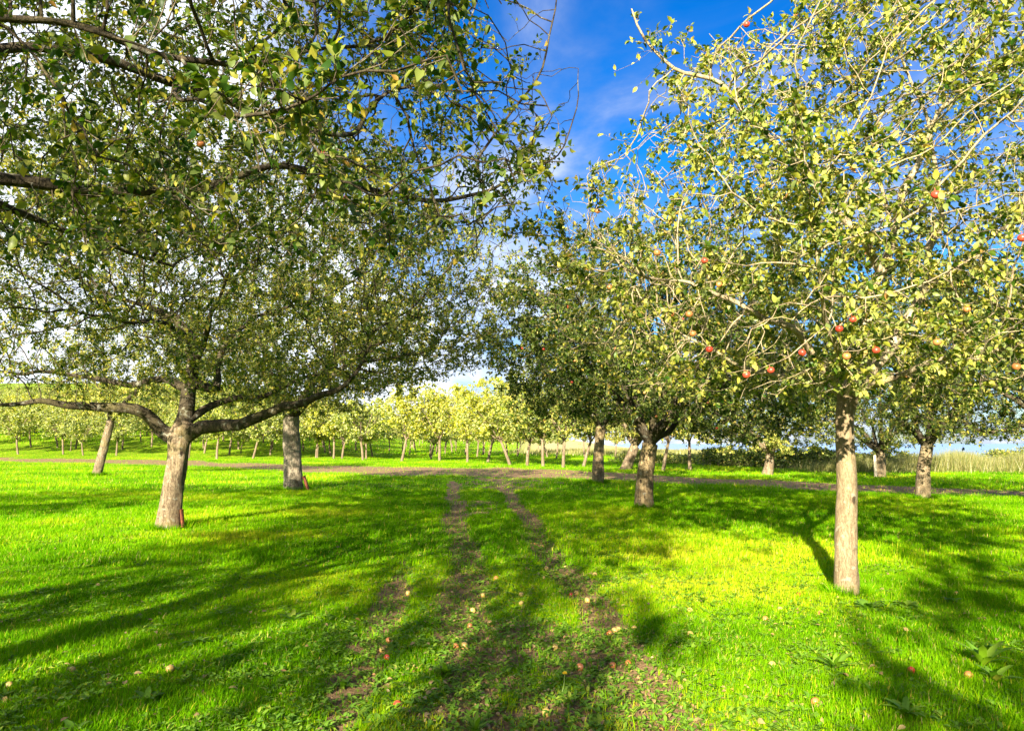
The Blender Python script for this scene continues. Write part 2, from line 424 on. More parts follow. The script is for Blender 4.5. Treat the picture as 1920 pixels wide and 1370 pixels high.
def tubes(pos, par, r, sel, sides_of=((0.045, 12), (0.014, 6), (0.0, 4)), rng=None):
    """one tube segment from each selected node to its parent; segments of a chain share rings"""
    n = len(pos)
    main = np.full(n, -1)
    order = np.argsort(r)
    for i in order:
        if par[i] >= 0: main[par[i]] = i
    P = np.where(par >= 0, par, 0)
    d = pos - pos[P]; d[par < 0] = (0, 0, 1)
    ismain = (main[P] == np.arange(n)) & (par >= 0)
    nxt = np.where(main >= 0, main, np.arange(n))
    dn = np.where((main >= 0)[:, None], pos[nxt] - pos, d)
    tan = unit(unit(d) + unit(dn))
    V = []; Q = []; off = 0
    ref = np.array([0.31, 0.93, 0.17])
    lo_prev = 1e9
    for thr, sides in sides_of:
        e = np.where(sel & (par >= 0) & (r >= thr) & (r < lo_prev))[0]; lo_prev = thr
        if len(e) == 0: continue
        th = np.arange(sides) / sides * 2 * math.pi
        def ring(c, t, rr):
            a = unit(np.cross(t, ref)); b = np.cross(t, a)
            return c[:, None] + rr[:, None, None] * (np.cos(th)[None, :, None] * a[:, None] + np.sin(th)[None, :, None] * b[:, None])
        top = ring(pos[e], tan[e], r[e])
        pp = P[e]; m = ismain[e]
        t0 = np.where(m[:, None], tan[pp], unit(d[e]))
        r0 = np.where(m, np.minimum(r[pp], r[e] * 1.6), np.minimum(r[pp] * .9, r[e] * 1.25))
        bot = ring(pos[pp], t0, r0)
        v = np.concatenate([bot, top], 1).reshape(-1, 3)
        base = off + np.arange(len(e))[:, None] * 2 * sides
        k = np.arange(sides)[None]; k2 = (k + 1) % sides
        q = np.stack([base + k, base + k2, base + sides + k2, base + sides + k], -1).reshape(-1, 4)
        V.append(v); Q.append(q); off += len(v)
    if not V: return np.zeros((0, 3)), np.zeros((0, 4), int)
    return np.vstack(V), np.vstack(Q)

# leaf templates: x across, y along, z along the leaf normal
def tmpl_fine():
    v = np.array([(0, 0, 0), (-.24, .24, .10), (0, .26, 0), (.24, .24, .10), (-.27, .58, .05), (0, .60, -.05), (.27, .58, .05), (0, 1, -.26)], float)
    return v, [(1, 4, 5, 2), (2, 5, 6, 3)], [(0, 1, 2), (0, 2, 3), (4, 7, 5), (5, 7, 6)]
def tmpl_mid():
    v = np.array([(0, 0, 0), (-.29, .46, .10), (0, .5, -.04), (.29, .46, .10), (0, 1, -.2)], float)
    return v, [], [(0, 1, 2), (0, 2, 3), (1, 4, 2), (2, 4, 3)]
def tmpl_far():
    v = np.array([(0, 0, 0), (-.40, .5, .08), (.40, .5, .08), (0, 1, -.06)], float)
    return v, [], [(0, 1, 3), (0, 3, 2)]
def leaves_mesh(name, pos, dirs, nrm, length, tint, template, wid=1.0, bend=None):
    v, q, t = template(); n = len(pos)
    y = unit(dirs); x = unit(np.cross(y, nrm)); z = np.cross(x, y)
    L = np.asarray(length)[:, None, None] * np.ones((n, 1, 1)); W = wid
    vv = v.copy(); vv[:, 0] *= W
    co = pos[:, None] + L * (vv[None, :, 0:1] * x[:, None] + vv[None, :, 1:2] * y[:, None] + vv[None, :, 2:3] * z[:, None])
    off = (np.arange(n) * len(v))[:, None, None]
    Q = (np.array(q, int)[None] + off).reshape(-1, 4) if q else None
    T = (np.array(t, int)[None] + off).reshape(-1, 3) if t else None
    return mesh_np(name, co.reshape(-1, 3), Q, T, {'tint': np.repeat(tint, len(v))})

def twigs_and_leaves(pos, par, r, rng, per=1.0, nleaf=5, size=0.065, rmax=0.011, tl=(0.06, 0.22), up=0.25, thin=None, yellow=0.0):
    """short shoots on the thin wood and the leaves along and at the end of each"""
    el = np.where((r < rmax) & (par >= 0))[0]
    if thin is not None: el = el[rng.random(len(el)) < thin(pos[el])]
    cn = vnoise(pos[el, 0] * 1.6 + pos[el, 2] * 1.2 + 40, pos[el, 1] * 1.6 - pos[el, 2] * 1.4 + 40)
    cnt = rng.poisson(per * (.12 + 1.75 * sstep(cn, .30, .66))); node = np.repeat(el, cnt); n = len(node)
    tang = unit(pos[node] - pos[par[node]])
    t = rng.random((n, 1)); start = pos[par[node]] * (1 - t) + pos[node] * t
    d = unit(tang * 0.7 + rng.normal(0, .75, (n, 3)) + np.array([0, 0, up]))
    ln = rng.uniform(tl[0], tl[1], n) * np.where(rng.random(n) < .1, 2.2, 1)
    d2 = unit(d + rng.normal(0, .25, (n, 3)) + np.array([0, 0, up * .8]))
    mid = start + d * (ln * .5)[:, None]; end = mid + d2 * (ln * .5)[:, None]
    tp = np.stack([start, mid, end], 1).reshape(-1, 3)
    tpar = np.tile([-1, 0, 1], n) + np.repeat(np.arange(n) * 3, 3); tpar[::3] = -1
    tr = np.tile([.0026, .0021, .0014], n) * (0.8 + size * 5)
    # leaves
    k = rng.poisson(nleaf, n) + 1; li = np.repeat(np.arange(n), k); m = len(li)
    s = np.where(rng.random(m) < .5, rng.uniform(.25, 1, m), rng.uniform(.85, 1, m))
    lp = np.where((s < .5)[:, None], start[li] + (mid - start)[li] * (s * 2)[:, None], mid[li] + (end - mid)[li] * (s * 2 - 1)[:, None])
    ld = unit(d2[li] * .5 + rng.normal(0, .75, (m, 3)) + np.array([0, 0, -.12]))
    ln_ = unit(rng.normal(0, .55, (m, 3)) + np.array([0, 0, 1.0]) )
    sz = size * rng.uniform(.6, 1.3, m)
    tint = np.clip(rng.normal(.42, .27, m) + (rng.random(n)[li] - .5) * .3 + yellow, 0, 1)
    tint = np.where(rng.random(m) < .035, rng.uniform(.9, 1, m), tint * .93)
    return (tp, tpar, tr), (lp + ld * .01, ld, ln_, sz, tint)

def trunk_mesh(name, pts, rads, seed, sides=28, step=0.05, flare=1.5, knob=0.06, origin=(0, 0, 0)):
    rng = np.random.default_rng(seed)
    q, r = resample(pts, rads, step)
    tan = unit(np.gradient(q, axis=0)); ref = np.array([0.05, 1, 0.02])
    a = unit(np.cross(tan, ref)); b = np.cross(tan, a)
    th = np.arange(sides) / sides * 2 * math.pi; z = q[:, 2] - q[0, 2]
    rr = r[:, None] * np.ones(sides)
    o = rng.random(2) * 50
    rr = rr * (1 + knob * 2.2 * (fbm(np.cos(th)[None] * 1.3 + o[0] + 0 * z[:, None], np.sin(th)[None] * 1.3 + z[:, None] * 1.6 + o[1], 3) - .5) * 2)
    rr = rr * (1 + .05 * (vnoise(th[None] * 5 + o[0], z[:, None] * 7 + 3) - .5) * 2)
    lob = 1 + .22 * np.sin(th * 4 + o[0]) + .13 * np.sin(th * 7 + o[1])
    rr = rr * (1 + (flare - 1) * np.exp(-z[:, None] / .16) * lob[None])
    v = q[:, None] + rr[..., None] * (np.cos(th)[None, :, None] * a[:, None] + np.sin(th)[None, :, None] * b[:, None])
    n = len(q); v = v.reshape(-1, 3) - np.asarray(origin)
    i = np.arange(n - 1)[:, None] * sides; k = np.arange(sides)[None]; k2 = (k + 1) % sides
    Q = np.stack([i + k, i + k2, i + sides + k2, i + sides + k], -1).reshape(-1, 4)
    c = np.array([len(v)]); v = np.vstack([v, q[-1] - np.asarray(origin) + tan[-1] * r[-1] * .3])
    T = np.stack([(n - 1) * sides + k[0], (n - 1) * sides + k2[0], np.full(sides, c[0])], -1)
    return mesh_np(name, v, Q, T, smooth=True)

def apple_verts(rad, rng=None):
    nu, nv = 12, 8; V = []
    for j in range(nv + 1):
        a = math.pi * j / nv
        rr = math.sin(a) * (1 + .06 * math.cos(a)); zz_ = math.cos(a) * .9
        dim = math.exp(-(math.sin(a) / .28) ** 2)
        zz_ -= math.copysign(.2 * dim, zz_)
        for i in range(nu):
            t = 2 * math.pi * i / nu; V.append((rr * math.cos(t) * rad, rr * math.sin(t) * rad, zz_ * rad))
    Q = [(j * nu + i, (j + 1) * nu + i, (j + 1) * nu + (i + 1) % nu, j * nu + (i + 1) % nu) for j in range(nv) for i in range(nu)]
    # stalk
    b = len(V)
    for zq, ox in ((.62, 0), (1.05, .08), (1.45, .2)):
        for i in range(3):
            t = 2.09 * i; V.append(((ox + .05 * math.cos(t)) * rad, .05 * math.sin(t) * rad, zq * rad))
    for s_ in range(2):
        for i in range(3): Q.append((b + s_ * 3 + i, b + s_ * 3 + (i + 1) % 3, b + s_ * 3 + 3 + (i + 1) % 3, b + s_ * 3 + 3 + i))
    return np.array(V), np.array(Q)
_av, _aq = apple_verts(1.0)
APPLE = {}
for k_, mn in (('red', 'apple_red'), ('blush', 'apple_blush'), ('yellow', 'apple_yellow')):
    me = mesh_np('apple_' + k_, _av, _aq, smooth=True); me.materials.append(M[mn]); APPLE[k_] = me

def build_tree(name, base, trunk, limbs, attract, label, seed, leaf='leaf_near', bark='bark_grey', limb_bark='bark_dark',
               step=.12, kill=.25, infl=1.3, leaf_size=.065, per=1.0, nleaf=5, template=tmpl_fine, group=None, apples=(),
               knob=.06, flare=1.5, thin=None, yellow=0.0, up=.05, rmax=.011, tip=.0035, keep=None, cat='tree'):
    """base = ground point; trunk = [(point, radius)...]; limbs = [(points, r0, r1, limb id)]"""
    rng = np.random.default_rng(seed)
    base = np.array([base[0], base[1], float(height(base[0], base[1]))])
    root = empty(name, base, label, cat, group)
    tp = np.array([t[0] for t in trunk], float); tr = np.array([t[1] for t in trunk], float)
    tp[0] = base - np.array([0, 0, .12])
    obj('trunk', trunk_mesh('trunk', tp, tr, seed, flare=flare, knob=knob, origin=base), M[bark], root)
    S = Skeleton(); q, r = resample(tp, tr, step); S.add(q, r, -1, 0)
    for (pts, r0, r1, lid) in limbs: S.add_limb(pts, r0, r1, lid, step, rng)
    S.colonize(attract, rng, step, infl, kill, 95, up)
    S.radii(tip)
    ids = sorted(set(S.limb[S.limb > 0]))
    (wp, wpar, wr), lv = twigs_and_leaves(S.pos, S.par, S.r, rng, per, nleaf, leaf_size, rmax, thin=thin, yellow=yellow)
    for lid in ids:
        v, qd = tubes(S.pos, S.par, S.r, S.limb == lid)
        if len(v): obj('limb', mesh_np('limb', v - base, qd, smooth=True), M[limb_bark], root)
    v, qd = tubes(wp, wpar, wr, np.ones(len(wp), bool), ((0.0, 3),))
    obj('twigs', mesh_np('twigs', v - base, qd), M['twig'], root)
    lp, ld, ln, sz, ti = lv
    if keep is not None:
        kk = keep(lp); lp, ld, ln, sz, ti = lp[kk], ld[kk], ln[kk], sz[kk], ti[kk]
    obj('crown', leaves_mesh('crown', lp - base, ld, ln, sz, ti, template), M[leaf], root)
    cand = S.pos[S.r < .02]; pxs, pys, _ = proj(cand)
    for (ax, ay, kind) in apples:
        e2 = (pxs - ax) ** 2 + (pys - ay) ** 2 + np.where(cand[:, 1] < 5.2, 1e7, 0); near = e2 < max(20. ** 2, e2.min() * 1.01)
        j = int(np.argmin(np.where(near, cand[:, 1], 1e9)))
        o = bpy.data.objects.new('apple', APPLE[kind]); COL.objects.link(o); o.parent = root
        o.location = cand[j] - base + np.array([0, -.07, -.05]); s_ = rng.uniform(.030, .035); o.scale = (s_, s_, s_)
        o.rotation_euler = (rng.normal(0, .25), rng.normal(0, .25), rng.random() * 6)
        o['label'] = {'red': 'ripe red apple hanging in the tree', 'blush': 'orange-red apple hanging in the tree', 'yellow': 'yellow apple hanging in the tree'}[kind]
    print(name, 'nodes', len(S.pos), 'leaves', len(lp), 'apples', len(apples), round(time.time() - T0, 1))
    return root, S

def ellipsoid(rng, n, c, rad, zmin=-1e9, shell=.25, test=None):
    out = []
    while sum(len(o) for o in out) < n:
        p = rng.uniform(-1, 1, (n * 3, 3)); d = np.linalg.norm(p, axis=1)
        p = p[(d < 1) & (d > shell)] * np.array(rad) + np.array(c)
        p = p[p[:, 2] > zmin]
        if test is not None: p = p[test(p)]
        out.append(p)
        if len(out) > 60: break
    return np.vstack(out)[:n]

# ---- the setting ------------------------------------------------------------------
def axis(parts):
    a = []
    for lo, hi, st in parts: a.append(np.arange(lo, hi, st))
    return np.concatenate(a)
gx = [0.0]
def grow_axis(start, stop, s0, g):
    out = []; s = s0; x = start
    while x < stop: x += s; s *= g; out.append(x)
    return np.array(out)
xp_ = np.concatenate([np.arange(0, 5, .09), grow_axis(5, 900, .12, 1.045)])
xs = np.concatenate([-xp_[::-1][:-1], xp_])
ys = np.concatenate([-grow_axis(0, 400, 1.0, 1.15)[::-1], np.arange(0, 3, .5), np.arange(3, 24, .09), grow_axis(24, 1500, .12, 1.014)])
GX, GY = np.meshgrid(xs, ys)
GZ = height(GX, GY)
gv = np.stack([GX, GY, GZ], -1).reshape(-1, 3); nx, ny = len(xs), len(ys)
ii = (np.arange(ny - 1)[:, None] * nx + np.arange(nx - 1)[None]).ravel()
ground = obj('ground', mesh_np('ground', gv, np.stack([ii, ii + 1, ii + nx + 1, ii + nx], -1), None,
             {'dirt': dirt(GX, GY).ravel(), 'straw': straw(GX, GY).ravel()}, smooth=True), M['ground'])
tag(ground, kind='structure')
sv = [(-9000, 60, -14), (9000, 60, -14), (9000, 14000, -14), (-9000, 14000, -14)]
sea = obj('sea', mesh_np('sea', sv, [(0, 1, 2, 3)]), M['sea']); tag(sea, kind='structure')
print('ground', nx * ny, round(time.time() - T0, 1))

# ---- grass -----------------------------------------------------------------------
def blades(name, n, ylo, yhi, hgt, wid, seed, mat, dens_pow=0.0, two=True, keepf=None, xmargin=1.0, tint_shift=0.0, bare=None, lean=.35):
    rng = np.random.default_rng(seed)
    u = rng.random(n)
    # distance distribution: density per square metre falls as Y**-dens_pow
    e = 2 - dens_pow
    y = (ylo ** e + u * (yhi ** e - ylo ** e)) ** (1 / e) if abs(e) > 1e-6 else ylo * (yhi / ylo) ** u
    x = rng.uniform(-1, 1, n) * (y * .70 + xmargin)
    # clump
    tc = rng.normal(0, .02, (n, 2)); x = x + tc[:, 0]; y = y + tc[:, 1]
    keep = rng.random(n) > (dirt(x, y) * .93 if bare is None else bare(x, y))
    if keepf is not None: keep &= keepf(x, y)
    x, y = x[keep], y[keep]; n = len(x)
    z = height(x, y)
    cl = fbm(x * 2.2 + 70, y * 2.2, 3); cl2 = fbm(x * .5 + 70, y * .5, 3)
    h = hgt * rng.uniform(.4, 1.3, n) ** 1.2 * (.25 + 1.5 * cl) * (.75 + .5 * cl2)
    a = rng.random(n) * 6.283
    dirv = np.stack([np.cos(a), np.sin(a), np.zeros(n)], -1)
    ln = np.abs(rng.normal(lean, .3, n))[:, None] * dirv + np.array([.08, .05, 0])
    upv = np.array([0, 0, 1.0])
    side = np.stack([-np.sin(a + rng.normal(0, .6, n)), np.cos(a), np.zeros(n)], -1); side = unit(side)
    w_ = (wid * rng.uniform(.6, 1.3, n))[:, None]
    b = np.stack([x, y, z - .004], -1); hh = h[:, None]
    yel = fbm(x * .45 + 11, y * .45 + 5, 3)
    tint = np.clip(rng.normal(.38, .16, n) + (yel - .5) * 1.1 + (cl - .5) * -.25 + tint_shift + .10, 0, .9)
    tint = np.where(rng.random(n) < .05, rng.uniform(.9, 1, n), tint)
    if two:
        m = b + hh * (.55 * upv + .35 * ln); t = b + hh * (.93 * upv + 1.0 * ln)
        V = np.stack([b - side * w_, b + side * w_, m + side * w_ * .8, m - side * w_ * .8, t], 1)
        o = (np.arange(n) * 5)[:, None]
        Q = o + np.array([[0, 1, 2, 3]]); T = o + np.array([[3, 2, 4]])
    else:
        t = b + hh * (.95 * upv + .9 * ln)
        V = np.stack([b - side * w_, b + side * w_, t], 1); Q = None; T = (np.arange(n) * 3)[:, None] + np.array([[0, 1, 2]])
    me = mesh_np(name, V.reshape(-1, 3), Q, T, {'tint': np.repeat(tint, V.shape[1])})
    o = obj(name, me, M[mat]); print(name, n, round(time.time() - T0, 1)); return o
g1 = blades('grass', 560000, 2.2, 10.5, .050, .0028, 1, 'grass', .3, lean=.5)
tag(g1, 'short bright green grass in the foreground', 'grass', kind='stuff')
g2 = blades('grass', 520000, 10.3, 26, .085, .0050, 2, 'grass', 1.0)
tag(g2, 'bright green grass around the orchard trunks', 'grass', kind='stuff')
g3 = blades('grass', 420000, 26, 95, .11, .013, 3, 'grass', 1.2, two=False, keepf=lambda x, y: straw(x, y) < .4)
tag(g3, 'green grass on both sides of the dirt path', 'grass', kind='stuff')
g4 = blades('grass', 120000, 95, 260, .22, .05, 4, 'grass', 1.4, two=False, keepf=lambda x, y: (straw(x, y) < .4) & (x < 20))
tag(g4, 'green grass under the far orchard rows', 'grass', kind='stuff')

def feet(spots, n, seed):
    rng = np.random.default_rng(seed); V = []; tn = []
    for (cx, cy, rr, hh) in spots:
        a = rng.random(n) * 6.283; d = rr * rng.uniform(.85, 1.5, n); x = cx + d * np.cos(a); y = cy + d * np.sin(a)
        b = np.stack([x, y, height(x, y) - .01], -1); h = hh * rng.uniform(.3, 1.2, n)
        o = np.stack([np.cos(a), np.sin(a), 0 * a], -1); s = np.stack([-np.sin(a + 1), np.cos(a + 1), 0 * a], -1) * .0035 * (1 + cy / 14)
        t = b + o * (h * rng.normal(.35, .35, n))[:, None] + s * (rng.normal(0, 6, n) * h / .1)[:, None] + np.array([0, 0, 1]) * h[:, None]
        V.append(np.stack([b - s, b + s, t], 1)); tn.append(np.clip(rng.normal(.35, .22, n), 0, 1))
    V = np.concatenate(V).reshape(-1, 3); t_ = np.repeat(np.concatenate(tn), 3)
    return tag(obj('grass', mesh_np('grass', V, None, np.arange(len(V)).reshape(-1, 3), {'tint': t_}), M['grass']), 'longer grass around the feet of the trunks', 'grass', kind='stuff')
_sp = []
for (ax, ay, Yd, rr) in ((1586, 1104, 8.45, .16), (316, 988, 14.7, .30), (552, 916, 26.5, .34), (1207, 948, 19.2, .25), (1120, 905, 30.5, .25), (180, 888, 38, .25), (1730, 936, 22.2, .22)):
    q_ = px(ax, ay, Yd); _sp.append((q_[0], q_[1], rr, .11 + Yd * .003))
feet(_sp, 1100, 55)

def broadleaf(name, n, seed, size, where, label):
    rng = np.random.default_rng(seed)
    x, y = where(rng, n)
    cx = np.repeat(x, 5); cy = np.repeat(y, 5); m = len(cx)
    a = rng.random(m) * 6.283; el = rng.uniform(.1, .9, m)
    d = np.stack([np.cos(a) * np.cos(el), np.sin(a) * np.cos(el), np.sin(el)], -1)
    nr = np.stack([-np.cos(a) * np.sin(el), -np.sin(a) * np.sin(el), np.cos(el)], -1)
    s = size * np.repeat(rng.uniform(.5, 1.4, n), 5) * rng.uniform(.7, 1.2, m)
    p = np.stack([cx, cy, height(cx, cy) + .005 + rng.random(m) * .02], -1)
    me = leaves_mesh(name, p, d, nr + rng.normal(0, .2, (m, 3)), s, np.clip(rng.normal(.5, .25, m), 0, 1), tmpl_fine, wid=.75)
    return tag(obj(name, me, M['weed']), label, 'weeds', kind='stuff')
def wh_near(rng, n):
    y = 3.2 + 12 * rng.random(n) ** 1.4; x = rng.uniform(-1, 1, n) * (y * .7 + .6)
    k = fbm(x * .9 + 31, y * .9, 3) > .47 - .1 * np.exp(-(x / 2) ** 2)
    x[~k] = rng.normal(0, 1.3, (~k).sum()); return x, y
broadleaf('ground_cover', 21000, 11, .040, wh_near, 'low broadleaf weeds scattered through the foreground grass')
def litter(name, n, seed, size, mat, where, label, cat):
    rng = np.random.default_rng(seed); x, y = where(rng, n)
    p = np.stack([x, y, height(x, y) + rng.uniform(.008, .04, n)], -1)
    a = rng.random(n) * 6.28; d = np.stack([np.cos(a), np.sin(a), rng.normal(0, .3, n)], -1)
    me = leaves_mesh(name, p, d, np.array([0, 0, 1]) + rng.normal(0, .35, (n, 3)), size * rng.uniform(.5, 1.2, n), rng.random(n), tmpl_fine)
    return tag(obj(name, me, M[mat]), label, cat, kind='stuff')
def wh_lit(rng, n):
    y = 3.4 + 26 * rng.random(n) ** 1.5; x = rng.uniform(-1, 1, n) * (y * .68 + .3)
    k = rng.random(n) < .35; x[k] = rng.normal(.1, 1.4, k.sum()); return x, y
litter('fallen_leaves', 2800, 21, .05, 'litter', wh_lit, 'yellow and brown fallen leaves lying in the grass', 'fallen leaves')
def wh_chaff(rng, n):
    y = 3.2 + 22 * rng.random(n) ** 1.4; x = np.where(rng.random(n) < .5, .22 - .083 * y, 1.12 - .05 * y) + rng.normal(0, .4, n); 
    return x, y
litter('rut_debris', 6000, 22, .034, 'litter', wh_chaff, 'dry leaf bits and cut grass lying in the wheel ruts', 'debris')

# ---- the large trees ---------------------------------------------------------------
def P(*a): return [px(x, y, Y) for (x, y, Y) in a]
ALL = {}
def outline(pts_y, pts_x, side, soft=25, seed=9):
    """keeps the crown on one side of an outline read off the photograph, at the crown's own distance"""
    rg = np.random.default_rng(seed)
    def f(p):
        a, b, dd = proj(p); lim = np.interp(b, pts_y, pts_x) + rg.normal(0, soft, len(p))
        return ((a < lim) if side == 'L' else (a > lim)) | (dd < .5)
    return f

# right, nearest: pale slender trunk
rng = np.random.default_rng(100)
Y1 = 8.45; b1 = px(1586, 1104, Y1)
oR1 = outline([-200, 0, 80, 160, 250, 330, 420, 600, 700, 760], [1560, 1480, 1330, 1290, 1260, 1140, 960, 960, 1040, 1180], 'R', 50)
att = ellipsoid(rng, 9500, (4.2, 8.9, 4.55), (4.7, 3.9, 3.3), 1.95, .15, lambda p: oR1(p) & (p[:, 2] > 1.95 + .05 * np.abs(p[:, 0] - 4)))
Y = Y1
limbsR1 = [
 (P((1590, 745, Y), (1612, 700, Y), (1632, 640, Y + .1), (1642, 560, Y + .2), (1652, 480, Y + .3), (1690, 360, Y + .4), (1752, 250, Y + .5), (1850, 120, Y + .6)), .105, .014, 1),
 (P((1648, 500, Y + .25), (1600, 420, Y + .1), (1545, 370, Y), (1490, 300, Y - .2), (1410, 215, Y - .4), (1330, 160, Y - .5), (1262, 128, Y - .6), (1205, 65, Y - .7), (1172, 12, Y - .75)), .048, .009, 2),
 (P((1605, 720, Y), (1655, 668, Y + .3), (1705, 600, Y + .6), (1742, 540, Y + .8), (1745, 460, Y + .9), (1762, 380, Y + 1.1), (1740, 250, Y + 1.2), (1700, 120, Y + 1.3)), .075, .016, 3),
 (P((1590, 742, Y), (1545, 690, Y - .2), (1500, 640, Y - .3), (1440, 600, Y - .5), (1380, 560, Y - .6), (1290, 530, Y - .8), (1180, 500, Y - .9)), .052, .010, 4),
 (P((1585, 745, Y), (1530, 722, Y + .4), (1460, 700, Y + .7), (1390, 680, Y + 1), (1320, 650, Y + 1.2), (1260, 610, Y + 1.4)), .045, .010, 5),
 (P((1742, 545, Y + .8), (1800, 500, Y + .6), (1880, 440, Y + .4), (2000, 390, Y + .2)), .045, .010, 6),
 (P((1595, 740, Y), (1660, 710, Y - .5), (1760, 690, Y - 1), (1880, 660, Y - 1.4), (2000, 620, Y - 1.6)), .040, .010, 7),
 (P((1590, 742, Y), (1600, 700, Y - .6), (1560, 650, Y - 1.3), (1540, 560, Y - 1.9), (1520, 430, Y - 2.2)), .040, .008, 8),
 (P((1668, 430, Y + .3), (1640, 330, Y + .2), (1590, 200, Y), (1560, 60, Y - .1)), .026, .007, 9),
]
apR1 = [(1409, 48, 'red'), (1134, 400, 'blush'), (1301, 480, 'red'), (1135, 533, 'blush'), (1331, 650, 'red'), (1398, 680, 'red'), (1428, 686, 'red'), (1380, 690, 'yellow'),
        (1571, 627, 'red'), (1565, 648, 'blush'), (1595, 597, 'red'), (1749, 376, 'red'), (1912, 440, 'red'), (1767, 637, 'blush'), (1884, 675, 'blush'), (1676, 692, 'blush'), (1694, 687, 'blush'),
        (1638, 657, 'red'), (1415, 575, 'blush'), (1300, 601, 'blush'), (1262, 563, 'blush'), (1345, 545, 'blush'), (1285, 573, 'blush'), (1510, 640, 'red'), (1800, 560, 'blush'), (1240, 470, 'blush')]
ALL['R1'] = build_tree('apple_tree', b1, [(b1, .120), (px(1586, 1020, Y), .106), (px(1588, 900, Y), .099), (px(1583, 800, Y), .095), (px(1588, 742, Y), .100)],
    limbsR1, att, 'apple tree with tall straight pale tan trunk, nearest on the right', 1, 'leaf_gold', 'bark_pale', 'bark_limb',
    leaf_size=.064, per=1.5, nleaf=6, kill=.19, rmax=.017, apples=apR1, knob=.08, flare=1.22, up=.12, yellow=.02,
    thin=lambda p: np.where((p[:, 1] < 8.2) & (p[:, 2] > 2.9) & (p[:, 0] > 3.2), .5, np.where(p[:, 2] > 4.3, .42, 1.0)))

# overhead, left: trunk stands outside the picture, crown hangs into it
rng = np.random.default_rng(200)
b0 = np.array([-4.7, 3.0, 0])
oF = outline([-600, 0, 100, 160, 250, 330, 420, 480, 560, 640], [840, 860, 900, 1020, 1060, 1040, 1000, 930, 600, 300], 'L', 40)
def tF(p):
    a, b, dd = proj(p); near = np.linalg.norm(p - np.array([0, 0, 1.6]), axis=1) > 2.3
    return oF(p) & near & (p[:, 0] > -8.3) & ((b < 500) | (dd < .3) | (a < -300)) & (p[:, 2] > 2.45)
att = ellipsoid(rng, 12000, (-3.8, 3.8, 4.6), (6.6, 6.0, 2.9), 2.4, .1, tF)
fork = np.array([-4.6, 3.05, 2.0])
limbsF = [
 ([fork, (-3.9, 3.6, 2.7), (-3.2, 4.4, 3.2), px(330, 360, 5.4), px(520, 330, 6.0), px(700, 352, 6.3), px(850, 362, 6.6), px(960, 320, 6.9), px(1010, 230, 7.0)], .05, .008, 1),
 ([fork, (-4.4, 4.2, 2.7), px(-60, 385, 6.3), px(60, 400, 7.0), px(200, 455, 7.7), px(330, 500, 8.2)], .06, .014, 2),
 ([fork, (-3.6, 3.0, 2.9), (-2.6, 3.3, 3.5), px(350, 100, 4.0), px(560, 95, 4.2), px(760, 80, 4.6), px(880, 20, 4.8)], .028, .006, 3),
 ([fork, (-4.2, 3.6, 3.2), (-3.0, 5.0, 4.2), px(640, 260, 7.2), px(700, 190, 7.6), px(850, 120, 8.2), px(900, 10, 8.4)], .045, .010, 4),
 ([fork, (-5.0, 3.4, 3.2), (-5.6, 5.2, 4.2), (-5.5, 7.0, 4.8)], .075, .014, 5),
 ([fork, (-4.4, 2.4, 3.0), (-3.6, 1.2, 4.2), (-2.4, .4, 5.0)], .07, .014, 6),
 ([fork, (-5.6, 2.2, 3.0), (-7.0, 1.2, 4.0), (-8.2, .6, 4.4)], .07, .014, 7),
 ([fork, (-4.5, 3.5, 3.6), (-3.8, 4.4, 5.2), (-3.0, 5.4, 6.2)], .04, .012, 8),
]
def upright(x, y, Yd, x2, y2): return P((x, y, Yd), ((x + x2) / 2 + 8, (y + y2) / 2, Yd), (x2, y2, Yd))
limbsF += [(upright(880, 260, 6.7, 1040, -20)[:1] + P((900, 300, 6.7), (955, 210, 6.7), (1005, 130, 6.7), (1030, 50, 6.7), (1042, -40, 6.7)), .016, .006, 9),
           (P((960, 320, 6.9), (1040, 290, 7.0), (1090, 200, 7.0), (1098, 130, 7.0)), .010, .004, 10)]
ALL['F'] = build_tree('apple_tree', b0, [(b0, .26), ((-4.68, 3.0, .7), .22), ((-4.62, 3.03, 1.5), .2), (fork, .19)],
    limbsF, att, 'old apple tree whose dark leafy boughs hang in from the upper left', 2, 'leaf_near', 'bark_grey', 'bark_dark',
    leaf_size=.047, per=1.45, nleaf=6, thin=lambda p: np.where(proj(p)[0] > 880, .42, 1.0), kill=.185, apples=[(365, 270, 'blush'), (615, 283, 'red'), (666, 360, 'red')], yellow=-.02,
    keep=lambda p: np.linalg.norm(p - np.array([0, 0, 1.6]), axis=1) > 2.5)

